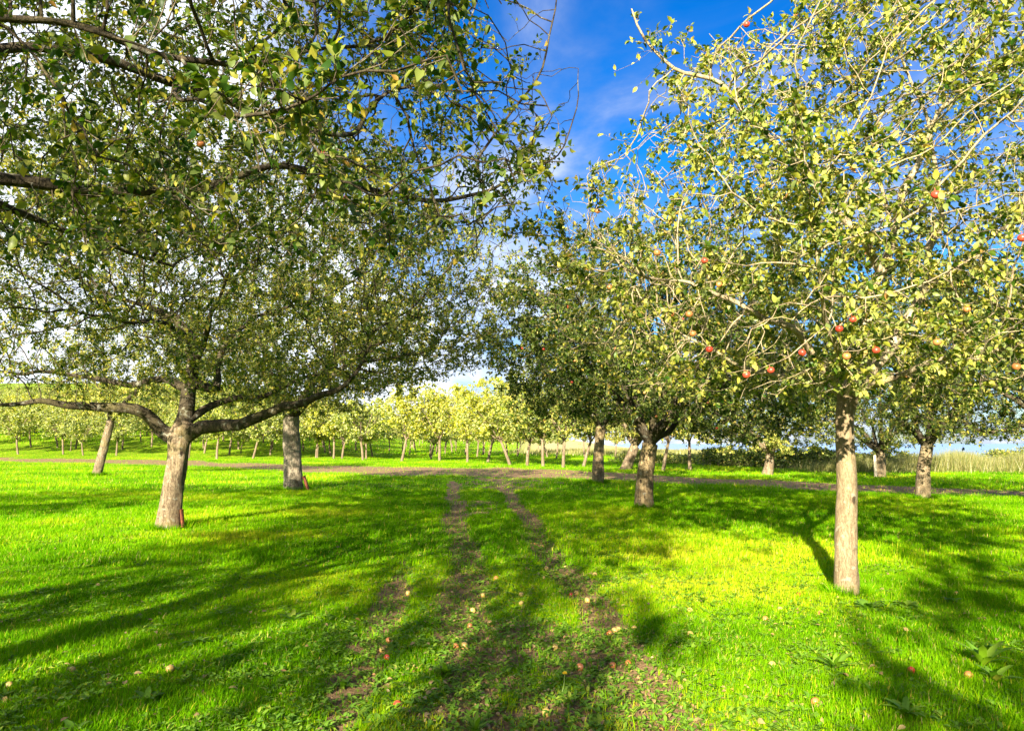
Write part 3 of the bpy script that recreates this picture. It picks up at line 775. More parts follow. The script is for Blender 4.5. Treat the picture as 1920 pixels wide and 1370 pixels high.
# left, wide spreading old tree
rng = np.random.default_rng(300)
Yl = 14.7; bl = px(316, 988, Yl); Y = Yl
oL = outline([300, 450, 560, 640, 700, 740, 775], [950, 950, 930, 915, 885, 750, 560], 'L', 35)
att = ellipsoid(rng, 12000, (-6.2, 14.7, 4.5), (6.9, 5.8, 3.0), 2.35, .15, lambda p: oL(p) & (p[:, 2] > 2.45))
limbsL = [
 (P((322, 830, Y), (300, 805, Y), (268, 778, Y - .2), (215, 770, Y - .5), (150, 762, Y - .8), (80, 752, Y - 1.1), (-10, 752, Y - 1.4)), .155, .03, 1),
 (P((345, 822, Y), (375, 800, Y - .1), (425, 793, Y - .4), (485, 790, Y - .7), (530, 768, Y - .9), (590, 745, Y - 1.1), (640, 718, Y - 1.2), (690, 660, Y - 1.2)), .15, .025, 2),
 (P((345, 810, Y), (352, 760, Y + .1), (362, 705, Y + .1), (358, 650, Y), (335, 600, Y - .1), (285, 575, Y - .2), (230, 560, Y - .3)), .17, .03, 3),
 (P((355, 790, Y), (385, 765, Y + .3), (425, 750, Y + .5), (470, 748, Y + .8), (520, 735, Y + 1.1), (580, 705, Y + 1.5), (650, 670, Y + 1.8)), .09, .02, 4),
 (P((362, 710, Y + .1), (405, 725, Y + .4), (410, 690, Y + .5), (430, 640, Y + .6), (480, 600, Y + .7), (570, 560, Y + .8)), .10, .02, 5),
 (P((357, 735, Y + .1), (310, 715, Y + .4), (240, 715, Y + .8), (150, 705, Y + 1.2), (60, 700, Y + 1.3), (-30, 690, Y + 1.4)), .09, .02, 6),
 (P((360, 700, Y), (372, 650, Y - .6), (400, 590, Y - 1.2), (430, 520, Y - 1.7)), .08, .02, 7),
 (P((355, 660, Y), (340, 620, Y - 1.0), (290, 600, Y - 2.0), (220, 610, Y - 3)), .07, .02, 8),
 (P((360, 690, Y + .1), (350, 640, Y + 1), (340, 600, Y + 2), (320, 570, Y + 3)), .08, .02, 9),
]
ALL['L1'] = build_tree('apple_tree', bl, [(bl, .225), (px(322, 930, Y), .19), (px(332, 870, Y), .18), (px(337, 825, Y), .21), (px(347, 790, Y), .17)],
    limbsL, att, 'broad old apple tree with thick grey trunk and low spreading dark limbs', 3, 'leaf_near', 'bark_grey', 'bark_dark',
    leaf_size=.068, per=1.4, nleaf=6, template=tmpl_mid, knob=.10, flare=1.25, yellow=.08, step=.13, kill=.21,
    thin=lambda p: np.where((p[:, 0] < -6.8) & (p[:, 2] < 4.3), .45, 1.0))

# generic mid-distance tree from a base, crown ellipsoid and a number of limbs
def mid_tree(basepx, Yd, forkpx, rtr, crown_c, crown_r, zmin, natt, label, seed, nl=6, apples=(), test=None, leaf='leaf_dark', bark='bark_grey', limb_bark='bark_dark',
             leaf_size=.085, per=1.0, nleaf=5, extra=(), **kw):
    rng = np.random.default_rng(seed + 1000)
    b = px(*basepx, Yd); f = px(*forkpx, Yd); c = np.array(crown_c, float)
    att = ellipsoid(rng, natt, c, crown_r, zmin, .2, test)
    limbs = []
    for i in range(nl):
        a = 2 * math.pi * (i + rng.random() * .6) / nl; k = .55 + .3 * rng.random()
        tgt = c + np.array([math.cos(a) * crown_r[0] * k, math.sin(a) * crown_r[1] * k, crown_r[2] * rng.uniform(-.35, .55)])
        m1 = f * .6 + tgt * .4 + np.array([0, 0, rng.uniform(-.1, .5)])
        limbs.append(([f, m1, tgt], rtr * rng.uniform(.45, .62), .018, i + 1))
    for e in extra: limbs.append(e)
    mid = (b + f) / 2 + rng.normal(0, .03, 3)
    return build_tree('apple_tree', b, [(b, rtr * 1.15), (mid, rtr), (f, rtr * .92)], limbs, att, label, seed, leaf, bark, limb_bark,
                      step=.15, kill=.27, leaf_size=leaf_size, per=per * 1.4, nleaf=nleaf, template=tmpl_mid, apples=apples, flare=1.2, knob=.08, rmax=.013, tip=.004, **kw)

oR2 = outline([420, 500, 600, 700, 760, 820], [970, 905, 890, 925, 990, 1150], 'R', 30)
apR2 = [(1110, 658, 'yellow'), (1104, 668, 'yellow'), (1060, 590, 'red'), (1200, 718, 'blush'), (1262, 605, 'red'), (1205, 722, 'yellow'), (1090, 688, 'blush'), (1100, 620, 'yellow'), (1195, 662, 'blush'),
        (1192, 688, 'yellow'), (1268, 658, 'red'), (1315, 757, 'blush'), (1335, 812, 'red'), (1062, 712, 'red'), (1150, 640, 'blush'), (1240, 692, 'yellow'), (1125, 712, 'yellow'), (1010, 650, 'red'), (962, 655, 'red'), (1230, 780, 'blush')]
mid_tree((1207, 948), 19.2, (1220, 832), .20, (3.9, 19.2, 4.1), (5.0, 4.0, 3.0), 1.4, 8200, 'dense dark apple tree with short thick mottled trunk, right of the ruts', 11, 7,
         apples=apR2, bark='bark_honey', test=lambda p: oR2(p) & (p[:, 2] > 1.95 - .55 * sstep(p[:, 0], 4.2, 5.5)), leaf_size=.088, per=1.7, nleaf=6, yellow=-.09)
oL2 = outline([480, 600, 700, 760], [820, 850, 790, 700], 'L', 20)
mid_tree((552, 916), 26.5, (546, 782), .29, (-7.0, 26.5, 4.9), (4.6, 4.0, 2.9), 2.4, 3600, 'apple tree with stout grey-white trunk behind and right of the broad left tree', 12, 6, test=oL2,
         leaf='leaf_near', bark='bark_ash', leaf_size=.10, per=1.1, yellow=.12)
mid_tree((1120, 905), 30.5, (1126, 800), .20, (3.2, 30.5, 4.7), (3.4, 3.2, 2.6), 2.3, 2000, 'apple tree with straight yellowish dappled trunk beside the dirt path', 13, 6,
         leaf='leaf_dark', bark='bark_honey', leaf_size=.10, per=1.15, yellow=.12)
mid_tree((180, 888), 38.0, (208, 788), .19, (-18.6, 38, 5.2), (4.4, 3.8, 3.0), 2.7, 1700, 'apple tree with thin leaning mossy trunk at the far left before the dirt path', 14, 6,
         leaf='leaf_gold', bark='bark_grey', leaf_size=.115, per=1.0, yellow=.15)
oR4 = outline([560, 700, 780, 830], [1500, 1560, 1600, 1660], 'R', 20)
apR4 = [(1690, 690, 'blush'), (1780, 640, 'red')]
mid_tree((1730, 936), 22.2, (1738, 838), .18, (12.4, 22.2, 4.2), (3.9, 3.6, 2.8), 1.65, 3200, 'apple tree with short straight tan trunk between the pale trunk and the right edge', 15, 6,
         test=oR4, leaf='leaf_dark', bark='bark_pale', leaf_size=.09, per=1.1, yellow=.08)
# beyond, right: low dark trees near the hedge
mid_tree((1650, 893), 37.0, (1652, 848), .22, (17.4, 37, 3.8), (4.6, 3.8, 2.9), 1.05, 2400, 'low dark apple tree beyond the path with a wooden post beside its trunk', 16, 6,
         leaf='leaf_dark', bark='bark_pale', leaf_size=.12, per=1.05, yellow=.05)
mid_tree((1437, 890), 40.0, (1444, 850), .24, (13.0, 40, 3.6), (5.2, 3.8, 3.0), .95, 2600, 'apple tree with pale forked trunk just left of the dark hedge', 17, 6,
         leaf='leaf_gold', bark='bark_far', limb_bark='bark_grey', leaf_size=.12, per=1.1, yellow=.1)
mid_tree((1172, 879), 48.0, (1190, 836), .30, (7.6, 48, 4.2), (4.4, 3.6, 2.8), 1.6, 1900, 'leaning apple tree with pale trunk just beyond the dirt path', 18, 6,
         leaf='leaf_gold', bark='bark_far', limb_bark='bark_grey', leaf_size=.13, per=1.1, yellow=.15)
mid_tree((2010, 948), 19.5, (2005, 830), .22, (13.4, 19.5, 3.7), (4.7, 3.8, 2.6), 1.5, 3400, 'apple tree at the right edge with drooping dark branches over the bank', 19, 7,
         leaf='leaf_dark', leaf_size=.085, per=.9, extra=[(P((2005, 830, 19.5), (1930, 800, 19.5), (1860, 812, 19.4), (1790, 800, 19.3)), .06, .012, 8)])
# behind the camera: these throw the shade of the foreground
for i, (bx_, by_, rr, sd, lab) in enumerate(((4.6, -3.6, 3.8, 31, 'apple tree behind the viewer on the right of the ruts'), (2.0, -8.4, 3.9, 35, 'second apple tree behind the viewer on the right of the ruts'), (-6.0, -7.4, 4.3, 32, 'apple tree behind the viewer on the left of the ruts'),
                                    (14.5, 8.5, 4.0, 33, 'apple tree out of view to the right'), (-16.0, 10.5, 4.2, 34, 'apple tree out of view to the left'))):
    rng = np.random.default_rng(sd); b = np.array([bx_, by_, 0.]); f = b + np.array([.05, 0, 2.0]); c = b + np.array([0, 0, 4.1])
    att = ellipsoid(rng, 2200, c, (rr, rr, 2.4), 2.0, .2)
    limbs = [([f, f * .5 + .5 * (c + np.array([math.cos(a) * rr * .7, math.sin(a) * rr * .7, .2])) + np.array([0, 0, .3]), c + np.array([math.cos(a) * rr * .7, math.sin(a) * rr * .7, .3])], .09, .02, j + 1) for j, a in enumerate((.3, 1.5, 2.8, 4.0, 5.2))]
    build_tree('apple_tree', b, [(b, .2), (b + np.array([0, 0, 1.]), .17), (f, .16)], limbs, att, lab, sd, 'leaf_near', 'bark_grey', 'bark_dark', step=.2, kill=.36, leaf_size=.10, per=1.75, nleaf=6, template=tmpl_mid, rmax=.02)

# ---- far orchard -------------------------------------------------------------------
def far_variant(seed, leaf, hgt=5.9, rad=2.9, forkh=1.6, natt=1000, size=.17, per=2.8, zlow=1.6, trr=.095):
    rng = np.random.default_rng(seed)
    root = empty('orchard_tree', (0, 0, 0), 'orchard tree', 'tree')
    f = np.array([rng.normal(0, .12), rng.normal(0, .12), forkh]); c = np.array([0, 0, (zlow + hgt) / 2])
    tp = np.array([(0, 0, -.3), (f[0] * .4 + rng.normal(0, .04), f[1] * .4, forkh * .5), f])
    obj('trunk', trunk_mesh('trunk', tp, np.array([trr * 1.15, trr, trr * .85]), seed, sides=10, step=.2, flare=1.15), M['bark_far'], root)
    S = Skeleton(); q, r = resample(tp, np.array([trr, trr, trr * .8]), .25); S.add(q, r, -1, 0)
    for i in range(5):
        a = 1.257 * i + rng.random(); tgt = c + np.array([math.cos(a) * rad * .65, math.sin(a) * rad * .65, rng.uniform(-.3, 1.2)])
        S.add_limb([f, f * .5 + tgt * .5 + np.array([0, 0, .15]), tgt], trr * .5, .02, i + 1, .25, rng, .06)
    att = ellipsoid(rng, natt, c, (rad, rad, (hgt - zlow) / 2), zlow, .2)
    S.colonize(att, rng, .25, 2, .5, 40); S.radii(.008)
    v, qd = tubes(S.pos, S.par, S.r, S.limb > 0, ((.03, 6), (0, 3)))
    obj('limbs', mesh_np('limbs', v, qd, smooth=True), M['bark_far'], root)
    _, (lp, ld, ln, sz, ti) = twigs_and_leaves(S.pos, S.par, S.r, rng, per, 5, size, .028, tl=(.1, .4))
    obj('crown', leaves_mesh('crown', lp, ld, ln, sz, ti, tmpl_far), M[leaf], root)
    return root
VAR = [far_variant(501, 'leaf_yellow'), far_variant(502, 'leaf_yellow', 6.2, 3.0, 1.8), far_variant(503, 'leaf_pale', 5.6, 2.8, 1.5), far_variant(504, 'leaf_pale', 6.0, 2.9, 1.9),
       far_variant(505, 'leaf_gold', 5.2, 2.6, 1.6, natt=460)]
YOUNG = far_variant(506, 'leaf_yellow', 3.3, 1.2, 1.2, 90, .16, 1.2, 1.3, .05)
used = set()
def put(var, x, y, rz, sc, lean, label, group):
    loc = (x, y, float(height(x, y)))
    if id(var) in used: r = copy_thing(var, loc, rz, sc, lean)
    else:
        used.add(id(var)); r = var; r.location = loc; r.rotation_euler = (lean[0], lean[1], rz); r.scale = (sc,) * 3
    r['label'] = label; r['group'] = group; return r
ORD = ['first', 'second', 'third', 'fourth', 'fifth', 'sixth', 'seventh', 'eighth', 'ninth', 'tenth', 'eleventh', 'twelfth', 'thirteenth', 'fourteenth', 'fifteenth', 'sixteenth', 'seventeenth', 'eighteenth', 'nineteenth', 'twentieth']
rng = np.random.default_rng(77)
# front row beyond the path: base in the photograph, lean to the right (+) or left (-)
front = [(235, 846, .02, 2, .62), (372, 853, .25, 3, .95), (455, 857, .1, 2, .6), (535, 858, 0, 4, .9), (595, 859, .05, 4, .9), (644, 860, .12, 2, .9), (683, 862, .03, 2, 1.0), (755, 864, .26, 0, 1.05), (825, 864, .06, 0, 1.05), (877, 866, .03, 1, .85),
         (915, 866, .22, 1, 1.05), (957, 871, -.30, 0, 1.0), (988, 872, .0, 2, .95), (1018, 874, .05, 4, .95), (1055, 876, .05, 4, .95), (1092, 874, .2, 4, .95), (1240, 882, .1, 4, .9), (1290, 880, -.1, 4, .9)]
COLN = {0: 'bright yellow', 1: 'yellow', 2: 'pale olive-yellow', 3: 'pale olive', 4: 'dull green'}
for i, (fx, fy, ln, vi, sc) in enumerate(front):
    Yd = EYE * F_PX / (fy - HORIZON); x = (fx - 960) / F_PX * Yd
    ld = 'standing upright' if abs(ln) < .08 else ('leaning right' if ln > 0 else 'leaning left')
    put(VAR[vi], x, Yd, rng.random() * 6.28 if abs(ln) < .08 else rng.random() * .3, sc * 1.13, (0, ln), '%s orchard tree %s, %s from the left in the first far row' % (COLN[vi], ld, ORD[i]), 'front row of orchard trees beyond the path')
put(YOUNG, (137 - 960) / F_PX * 88, 88, 0, 1, (0, 0), 'small young tree on a thin stem standing before the left orchard slope', 'young trees')
put(YOUNG, (598 - 960) / F_PX * 80, 80, 2, 1, (0, 0), 'small young tree on a thin stem right of the stout grey-white trunk', 'young trees')
# rows behind: a planted grid, thicker on the left slope
cnt = 0
rows = [77, 84, 91, 98, 106, 114, 123, 133, 144, 157, 172, 190, 212]
for ri, Yr in enumerate(rows):
    xr = -Yr * .72 + rng.random() * 3; sp = 6.0 + (Yr - 78) * .02
    xmax = Yr * (.16 if Yr < 95 else .04 if Yr < 120 else -.05)
    k = 0
    while xr < xmax:
        spx = sp if xr / Yr > -.22 else sp * .58
        xx = xr + rng.normal(0, .6); yy = Yr + rng.normal(0, .9) - xr * .0
        xr += spx * rng.uniform(.85, 1.2)
        if xx / yy < -.45 and yy < 80: continue
        if rng.random() < .05: continue
        vi = int(rng.choice([0, 1, 2, 3, 4], p=[.22, .2, .25, .2, .13])) if xx / yy > -.28 else int(rng.choice([0, 1, 2, 3, 4], p=[.1, .08, .36, .38, .08]))
        ln = rng.normal(0, .12)
        if ri == 0:
            k += 1
            lab = '%s orchard tree, %s from the left in the second row beyond the path' % (COLN[vi], ORD[min(k - 1, 19)])
        elif xx / yy < -.28: lab = '%s orchard tree with pale trunk among the rows on the left slope' % COLN[vi]
        else: lab = '%s orchard tree in the back rows behind the front row beyond the path' % COLN[vi]
        put(VAR[vi], xx, yy, rng.random() * 6.28, rng.uniform(.85, 1.12), (rng.normal(0, .06), ln), lab, 'orchard trees in the back rows'); cnt += 1
print('far trees', cnt, round(time.time() - T0, 1))

# ---- hedge, bank and tall dry grass on the right ------------------------------------
def hedge(name, pts, hgt, wd, n, leaf, label, seed, size=.10, cat='hedge'):
    rng = np.random.default_rng(seed); pts = np.array(pts, float)
    t = rng.random(n) * (len(pts) - 1); i = np.minimum(t.astype(int), len(pts) - 2); f = (t - i)[:, None]
    c = pts[i] * (1 - f) + pts[i + 1] * f
    a = fbm(t * 6 + seed, t * 0 + 1, 3)
    h = hgt * (.45 + 1.0 * a) * rng.random(n) ** .6
    off = rng.normal(0, wd * .35, (n, 2)) * (1.15 - h / (hgt * 1.5))[:, None]
    x, y = c[:, 0] + off[:, 0], c[:, 1] + off[:, 1]
    base = np.array([pts[:, 0].mean(), pts[:, 1].mean(), 0]); base[2] = float(height(base[0], base[1]))
    root = empty(name, base, label, cat)
    p = np.stack([x, y, height(x, y) + h], -1) - base
    d = unit(rng.normal(0, 1, (n, 3)) + np.array([0, 0, .3])); nr = rng.normal(0, .6, (n, 3)) + np.array([0, -.2, 1])
    obj('foliage', leaves_mesh('foliage', p, d, nr, size * rng.uniform(.6, 1.4, n), np.clip(rng.normal(.4, .25, n), 0, 1), tmpl_far), M[leaf], root)
    m = n // 22; k = rng.integers(0, n, m); s0 = np.stack([x[k], y[k], height(x[k], y[k]) - .05], -1) - base
    s2 = p[k] + rng.normal(0, .1, (m, 3)); s1 = (s0 + s2) / 2 + rng.normal(0, .08, (m, 3))
    tp = np.stack([s0, s1, s2], 1).reshape(-1, 3); par = np.tile([-1, 0, 1], m) + np.repeat(np.arange(m) * 3, 3); par[::3] = -1
    v, q = tubes(tp, par, np.tile([.012, .008, .004], m), np.ones(len(tp), bool), ((0, 3),))
    obj('stems', mesh_np('stems', v, q), M['twig'], root)
    return root
def gp(x, y): Yd = EYE * F_PX / (y - HORIZON); return ((x - 960) / F_PX * Yd, Yd)
hedge('hedge', [gp(1325, 872), gp(1400, 874), gp(1480, 877), gp(1580, 880)], 1.15, 1.6, 26000, 'leaf_dark', 'low dark scrubby hedge beyond the path, behind the pale trunk', 61, .13)
hedge('bramble_bush', [gp(1590, 880), gp(1640, 880), gp(1700, 878)], .9, 1.4, 9000, 'leaf_gold', 'low straw and green bushes on the bank left of the tan trunk', 62, .12, 'bush')
hedge('bramble_bush', [gp(1690, 876), gp(1760, 878), gp(1800, 880)], .5, 1.2, 4000, 'leaf_gold', 'low green scrub on the bank just right of the tan trunk', 63, .10, 'bush')
hedge('bramble_bush', [gp(1850, 878), gp(1960, 882)], 1.25, 1.6, 7000, 'leaf_gold', 'taller leafy scrub in the dry grass at the right edge', 64, .10, 'bush')
hedge('bramble_bush', [gp(1165, 866), gp(1230, 868), gp(1310, 870)], .7, 2.0, 6000, 'leaf_gold', 'low shrubs before the straw field, between the right hand trunks', 65, .14, 'bush')
def tall(name, n, seed, cpts, wd, hgt, label, mat='dry_grass', w0=.012):
    rng = np.random.default_rng(seed); pts = np.array(cpts, float)
    t = rng.random(n) * (len(pts) - 1); i = np.minimum(t.astype(int), len(pts) - 2); f = (t - i)[:, None]
    c = pts[i] * (1 - f) + pts[i + 1] * f + rng.normal(0, wd, (n, 2))
    x, y = c.T; z = height(x, y); h = hgt * rng.uniform(.4, 1.1, n) * (.4 + 1.1 * fbm(x * .8, y * .5, 3))
    a = rng.random(n) * 6.28; ln = rng.normal(.12, .22, n)
    b = np.stack([x, y, z - .05], -1); s = np.stack([np.cos(a), np.sin(a), 0 * a], -1) * w0
    tt = b + np.stack([h * ln, h * rng.normal(0, .2, n), h], -1)
    V = np.stack([b - s, b + s, tt], 1).reshape(-1, 3)
    me = mesh_np(name, V, None, np.arange(3 * n).reshape(-1, 3), {'tint': np.repeat(np.clip(rng.normal(.5, .25, n), 0, 1), 3)})
    return tag(obj(name, me, M[mat]), label, 'tall grass', kind='stuff')
tall('tall_grass', 42000, 71, [gp(1745, 882), gp(1830, 880), gp(1920, 880), gp(2030, 884)], 1.4, 1.1, 'tall straw-coloured dry grass on the bank at the right edge')
tall('tall_grass', 14000, 72, [gp(1560, 882), gp(1620, 883), gp(1710, 882)], 1.0, .9, 'dry grass along the bank below the bushes')
tall('tall_grass', 26000, 73, [gp(1120, 850), gp(1290, 852)], 6.0, .8, 'dry straw grass of the field behind the right trees', w0=.05)

# ---- small things -------------------------------------------------------------------
def tile(name, base, yaw, lean, hgt, rad, label):
    """curved clay guard leaning on a trunk"""
    n, m, th = 10, 6, .018; V = []; Q = []
    for lay, rr in enumerate((rad, rad - th)):
        for j in range(m + 1):
            for i in range(n + 1):
                a = math.pi * (.08 + .84 * i / n); z = hgt * j / m
                r2 = rr * (1 + .1 * j / m) ; V.append((r2 * math.cos(a), r2 * math.sin(a) - rad * .3, z + .012 * math.sin(i * 2.1) * (j == m)))
    o = (n + 1) * (m + 1)
    for j in range(m):
        for i in range(n):
            q = j * (n + 1) + i; Q.append((q, q + 1, q + n + 2, q + n + 1)); Q.append((o + q, o + q + n + 1, o + q + n + 2, o + q + 1))
    for j in range(m):
        for i in (0, n):
            q = j * (n + 1) + i; Q.append((q, q + n + 1, o + q + n + 1, o + q))
    for i in range(n):
        for q in (i, m * (n + 1) + i): Q.append((q, o + q, o + q + 1, q + 1))
    o_ = obj(name, mesh_np(name, V, Q, smooth=False), M['clay']); o_.location = (base[0], base[1], float(height(base[0], base[1])) - .02)
    o_.rotation_mode = 'ZYX'; o_.rotation_euler = (0, lean, yaw); tag(o_, label, 'tree guard', 'rust red guards leaning on trunks'); return o_
p_ = px(340, 984, 14.6); tile('tree_guard', (p_[0] + .03, p_[1] - .02), -1.2, -.14, .40, .075, 'dark rust-red curved guard standing against the right foot of the broad left trunk')
p_ = px(571, 915, 26.3); tile('tree_guard', (p_[0] + .14, p_[1] - .1), -1.1, -.34, .54, .11, 'rust-orange curved guard leaning on the right foot of the stout grey-white trunk')
# post beside the far right tree
def post(name, x, y, h, r, label):
    V = []; Q = []; n = 8
    prof = [(0, r), (h * .5, r * .95), (h * .97, r * .9), (h, r * .6)]
    for z, rr in prof:
        for i in range(n): V.append((rr * math.cos(i * .785) * (1 + .08 * math.sin(i * 2)), rr * math.sin(i * .785), z))
    for j in range(3):
        for i in range(n): Q.append((j * n + i, j * n + (i + 1) % n, (j + 1) * n + (i + 1) % n, (j + 1) * n + i))
    T = [(3 * n, 3 * n + i, 3 * n + i + 1) for i in range(1, n - 1)]
    o = obj(name, mesh_np(name, V, Q, T, smooth=False), M['post']); o.location = (x, y, float(height(x, y)) - .1); return tag(o, label, 'post')
p_ = px(1642, 893, 36.4); post('wooden_post', p_[0], p_[1], 1.15, .07, 'pale wooden post standing left of the low forked trunk beyond the path')
# small stump at the foot of the far left leaning tree
p_ = gp(187, 889)
st = obj('tree_stump', trunk_mesh('tree_stump', np.array([(0, 0, -.1), (.02, 0, .12), (.03, 0, .3)]), np.array([.16, .14, .11]), 88, sides=14, knob=.15), M['bark_dark'])
st.location = (p_[0] + .1, p_[1] - .25, float(height(*p_))); tag(st, 'small dark stump at the foot of the thin leaning trunk, far left', 'stump')

def rosette(name, x, y, n, ln, wid, seed, label, up=.9, flower=False):
    rng = np.random.default_rng(seed); z = float(height(x, y))
    root = empty(name, (x, y, z), label, 'plant')
    V = []; Q = []; tint = []
    seg = 7
    for k in range(n):
        a = 6.283 * (k + rng.random() * .7) / n; L = ln * rng.uniform(.65, 1.1); el0 = rng.uniform(up - .35, up + .35); t0 = np.clip(rng.normal(.5, .2), 0, 1)
        pos = np.zeros(3); o = len(V); side = np.array([-math.sin(a), math.cos(a), 0])
        for s in range(seg + 1):
            f = s / seg; el = el0 - f * 1.0 * rng.uniform(.8, 1.1); w_ = wid * L * (math.sin(math.pi * min(1, .12 + .86 * f)) ** .8) * (1 + .12 * math.sin(s * 2.4 + k))
            nrm = np.array([-math.cos(a) * math.sin(el), -math.sin(a) * math.sin(el), math.cos(el)])
            for sd, lift in ((-1, .25), (0, 0), (1, .25)): V.append(pos + side * w_ * sd + nrm * w_ * lift); tint.append(t0)
            pos = pos + np.array([math.cos(a) * math.cos(el), math.sin(a) * math.cos(el), math.sin(el)]) * L / seg
        for s in range(seg):
            for c in (0, 1): b = o + s * 3 + c; Q.append((b, b + 1, b + 4, b + 3))
    obj('leaves', mesh_np('leaves', V, Q, None, {'tint': tint}, smooth=True), M['weed'], root)
    if flower:
        m = 40; fz = .13; A = rng.random(m) * 6.28; E = rng.uniform(.1, 1.2, m)
        d = np.stack([np.cos(A) * np.cos(E), np.sin(A) * np.cos(E), np.sin(E)], -1)
        obj('flower', leaves_mesh('flower', np.tile([0.02, 0, fz], (m, 1)), d, rng.normal(0, 1, (m, 3)), np.full(m, .02), np.full(m, .75), tmpl_far, .5), M['flower'], root)
        v, q = tubes(np.array([(0, 0, 0), (.015, 0, .07), (.02, 0, fz)]), np.array([-1, 0, 1]), np.array([.003, .0025, .002]), np.ones(3, bool), ((0, 5),))
        obj('stem', mesh_np('stem', v, q), M['weed_stem'], root)
    return root
M['flower'] = simple_mat('flower', (.80, .55, .02), (.85, .65, .05), 30)
M['weed_stem'] = simple_mat('weed_stem', (.16, .26, .06), (.22, .30, .08), 30)
plants = [(1545, 1240, 9, .25, .13, 'dock plant with long upright leaves, in the grass in front of the pale trunk', 1.15), (1815, 1235, 8, .30, .12, 'dock plant with tall pointed leaves at the right, in sunlit grass', 1.2),
          (1835, 1262, 7, .20, .17, 'broad-leaved dock plant just in front of the tall pointed one at the right', .9), (1610, 1135, 12, .22, .22, 'dark leafy weed clump at the foot of the pale trunk', .7),
          (1680, 1128, 9, .17, .25, 'dark leafy weed just right of the pale trunk foot', .6), (1765, 1120, 9, .15, .25, 'small dark leafy weed in the shade right of the pale trunk', .6),
          (560, 1150, 9, .20, .13, 'broad-leaved weed in the shade left of the ruts', .7), (430, 1140, 7, .20, .12, 'weed with pale oval leaves in the shade on the left', .8), (385, 1190, 8, .17, .2, 'round-leaved weed in the dark shade on the left', .6),
          (655, 1258, 8, .13, .16, 'bright plantain at the left edge of the bare patches', .8), (840, 1235, 7, .16, .14, 'upright plantain beside the left wheel rut', 1.1), (895, 1340, 7, .17, .12, 'upright plantain at the bottom centre', 1.2),
          (1260, 1255, 7, .13, .16, 'small plantain right of the wheel ruts', .9), (300, 1290, 9, .15, .18, 'leafy weed near the bottom left', .7), (170, 1345, 9, .15, .2, 'leafy weed at the bottom left corner', .7),
          (1440, 1330, 9, .15, .15, 'leafy weed near the bottom, right of centre', .7), (300, 985, 10, .12, .25, 'small ivy-like plant at the left foot of the broad left trunk', 1.2), (1670, 1320, 9, .16, .16, 'leafy weed near the bottom right', .8),
          (720, 1330, 9, .14, .17, 'toothed weed on the bare ground at the bottom, left of centre', .6), (1120, 1330, 8, .12, .16, 'weed on bare ground at the bottom, right of centre', .6)]
for i, (ax, ay, n_, l_, w_, lab, up_) in enumerate(plants):
    X_, Y_ = gp(ax, ay); rosette('broadleaf_weed', X_, Y_, n_ + 6, l_ * .88, w_ * .85, 900 + i, lab, up_)
X_, Y_ = gp(1050, 1275); rosette('dandelion', X_, Y_, 9, .12, .12, 950, 'dandelion with one open yellow flower right of the wheel ruts', .5, True)

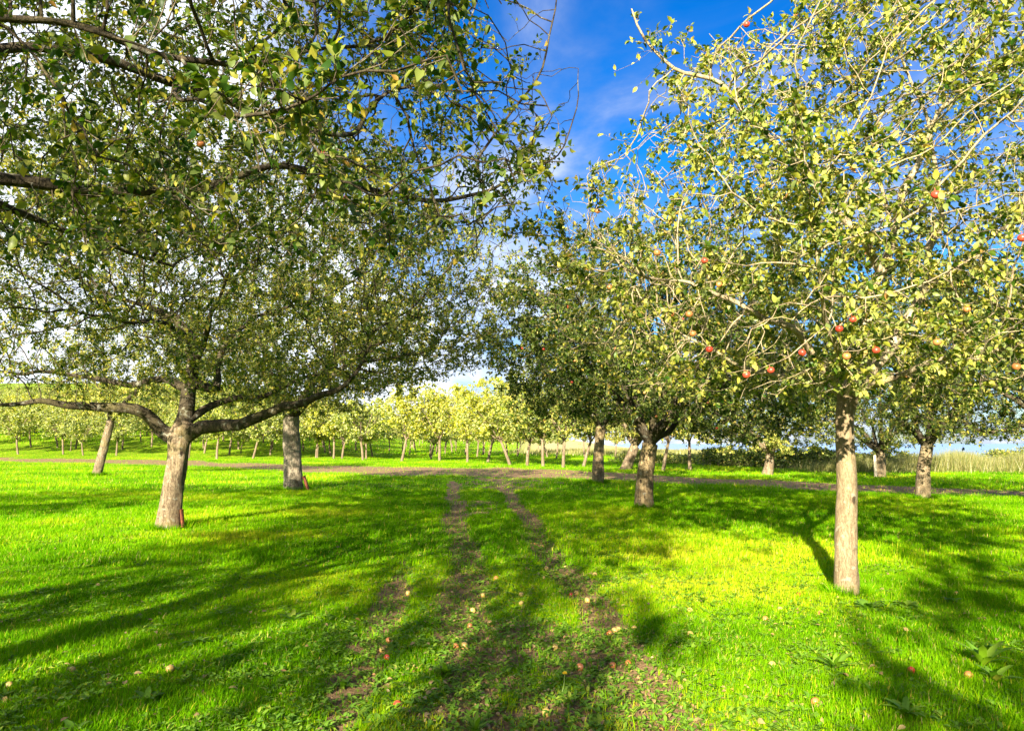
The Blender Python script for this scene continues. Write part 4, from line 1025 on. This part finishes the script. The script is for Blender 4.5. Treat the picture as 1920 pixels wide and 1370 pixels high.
# fallen apples, each at its place
fallen = [(888, 1126, 'yellow', 'pale apple in the left rut, upper of three'), (883, 1154, 'blush', 'pinkish apple in the left rut, middle of three'), (873, 1187, 'yellow', 'pale apple in the left rut, lowest of three'),
 (858, 1188, 'blush', 'half-sunk brownish apple touching the lowest pale apple in the left rut'), (931, 1075, 'blush', 'orange apple on the grass strip right of the left rut'), (1023, 1057, 'yellow', 'pale apple left of the far end of the right rut'),
 (1078, 1096, 'yellow', 'largest pale apple of a cluster at the right rut'), (1068, 1100, 'red', 'reddish apple at the left of a cluster at the right rut'), (1098, 1109, 'yellow', 'pale yellow apple just right of the cluster at the right rut'),
 (977, 1119, 'yellow', 'pale apple on the grass between the ruts, nearer of a pair'), (977, 1103, 'yellow', 'pale apple on the grass between the ruts, farther of a pair'), (1036, 1102, 'yellow', 'small pale apple left of the cluster at the right rut'),
 (1112, 1069, 'yellow', 'lone pale apple in the shade right of the right rut'), (1018, 1075, 'yellow', 'small greenish apple below the pale one at the right rut'), (1155, 1160, 'yellow', 'pale apple, right one of three touching on bare soil right of the ruts'),
 (1147, 1161, 'yellow', 'pale apple, middle one of three touching on bare soil right of the ruts'), (1137, 1165, 'blush', 'pinkish apple, left one of three touching on bare soil right of the ruts'), (1183, 1162, 'yellow', 'pale round apple right of the three touching apples'),
 (1083, 1230, 'blush', 'pale orange apple on bare soil in the near right rut'), (1171, 1219, 'blush', 'orange apple in grass right of the near right rut'), (1143, 1221, 'blush', 'brownish apple left of the orange one, near right rut'),
 (1022, 1313, 'yellow', 'pale apple nearest the bottom edge between the ruts'), (733, 1210, 'red', 'red apple on the bare left strip'), (724, 1195, 'yellow', 'small pale apple above the red one on the bare left strip'),
 (753, 1300, 'red', 'reddish apple near the bottom left of the ruts'), (735, 1181, 'blush', 'pinkish apple farthest on the bare left strip'), (770, 1098, 'yellow', 'pale apple in grass left of the left rut'), (907, 1100, 'yellow', 'pale apple at the right edge of the left rut'),
 (920, 1151, 'yellow', 'small pale apple in dry grass right of the left rut'), (922, 954, 'yellow', 'tiny pale apple far up between the ruts'), (1216, 1093, 'blush', 'orange apple in shaded grass well right of the ruts'), (1038, 1197, 'yellow', 'flattened pale apple in the grass between the near ruts'),
 (1285, 1132, 'yellow', 'pale apple in grass, farther of two right of centre'), (1285, 1177, 'yellow', 'pale apple in grass, nearer of two right of centre'), (1450, 1133, 'yellow', 'yellow apple in sunlit grass left of the pale trunk'),
 (1422, 1150, 'blush', 'orange apple below the yellow one left of the pale trunk'), (1523, 1142, 'blush', 'pinkish apple in grass just left of the pale trunk foot'), (1693, 1113, 'blush', 'pinkish apple in sunlit grass right of the pale trunk'),
 (1773, 1108, 'yellow', 'yellow-orange apple farther right of the pale trunk'), (1684, 1242, 'red', 'small red apple in shaded grass between the two dock plants'), (1787, 1253, 'blush', 'orange-pink apple left of the tall dock plant'),
 (1508, 1302, 'blush', 'brownish apple in grass near the bottom, below the left dock plant'), (1432, 1233, 'yellow', 'yellow apple in shaded grass left of the left dock plant'), (1485, 1110, 'red', 'small red-orange apple left of the pale trunk, in shade'),
 (6, 1168, 'blush', 'orange apple at the left edge of the picture'), (340, 1236, 'yellow', 'yellow apple in the shaded grass at left'), (163, 1239, 'yellow', 'small yellow apple in the grass at far left'), (50, 1268, 'yellow', 'yellow-orange apple in the grass near the bottom left corner')]
rng = np.random.default_rng(4)
for (ax, ay, kd, lab) in fallen:
    X_, Y_ = gp(ax, ay); s_ = rng.uniform(.025, .032)
    if 'tiny' in lab or 'small' in lab: s_ *= .85
    o = bpy.data.objects.new('fallen_apple', APPLE[kd]); COL.objects.link(o)
    o.location = (X_, Y_, float(height(X_, Y_)) + s_ * .66); o.scale = (s_, s_, s_ * (.8 if 'flattened' in lab else 1)); o.rotation_euler = (rng.uniform(.4, 2.6), rng.random() * 3, rng.random() * 6)
    tag(o, 'fallen ' + lab, 'apple', 'windfall apples on the ground')
print('total script', round(time.time() - T0, 1))
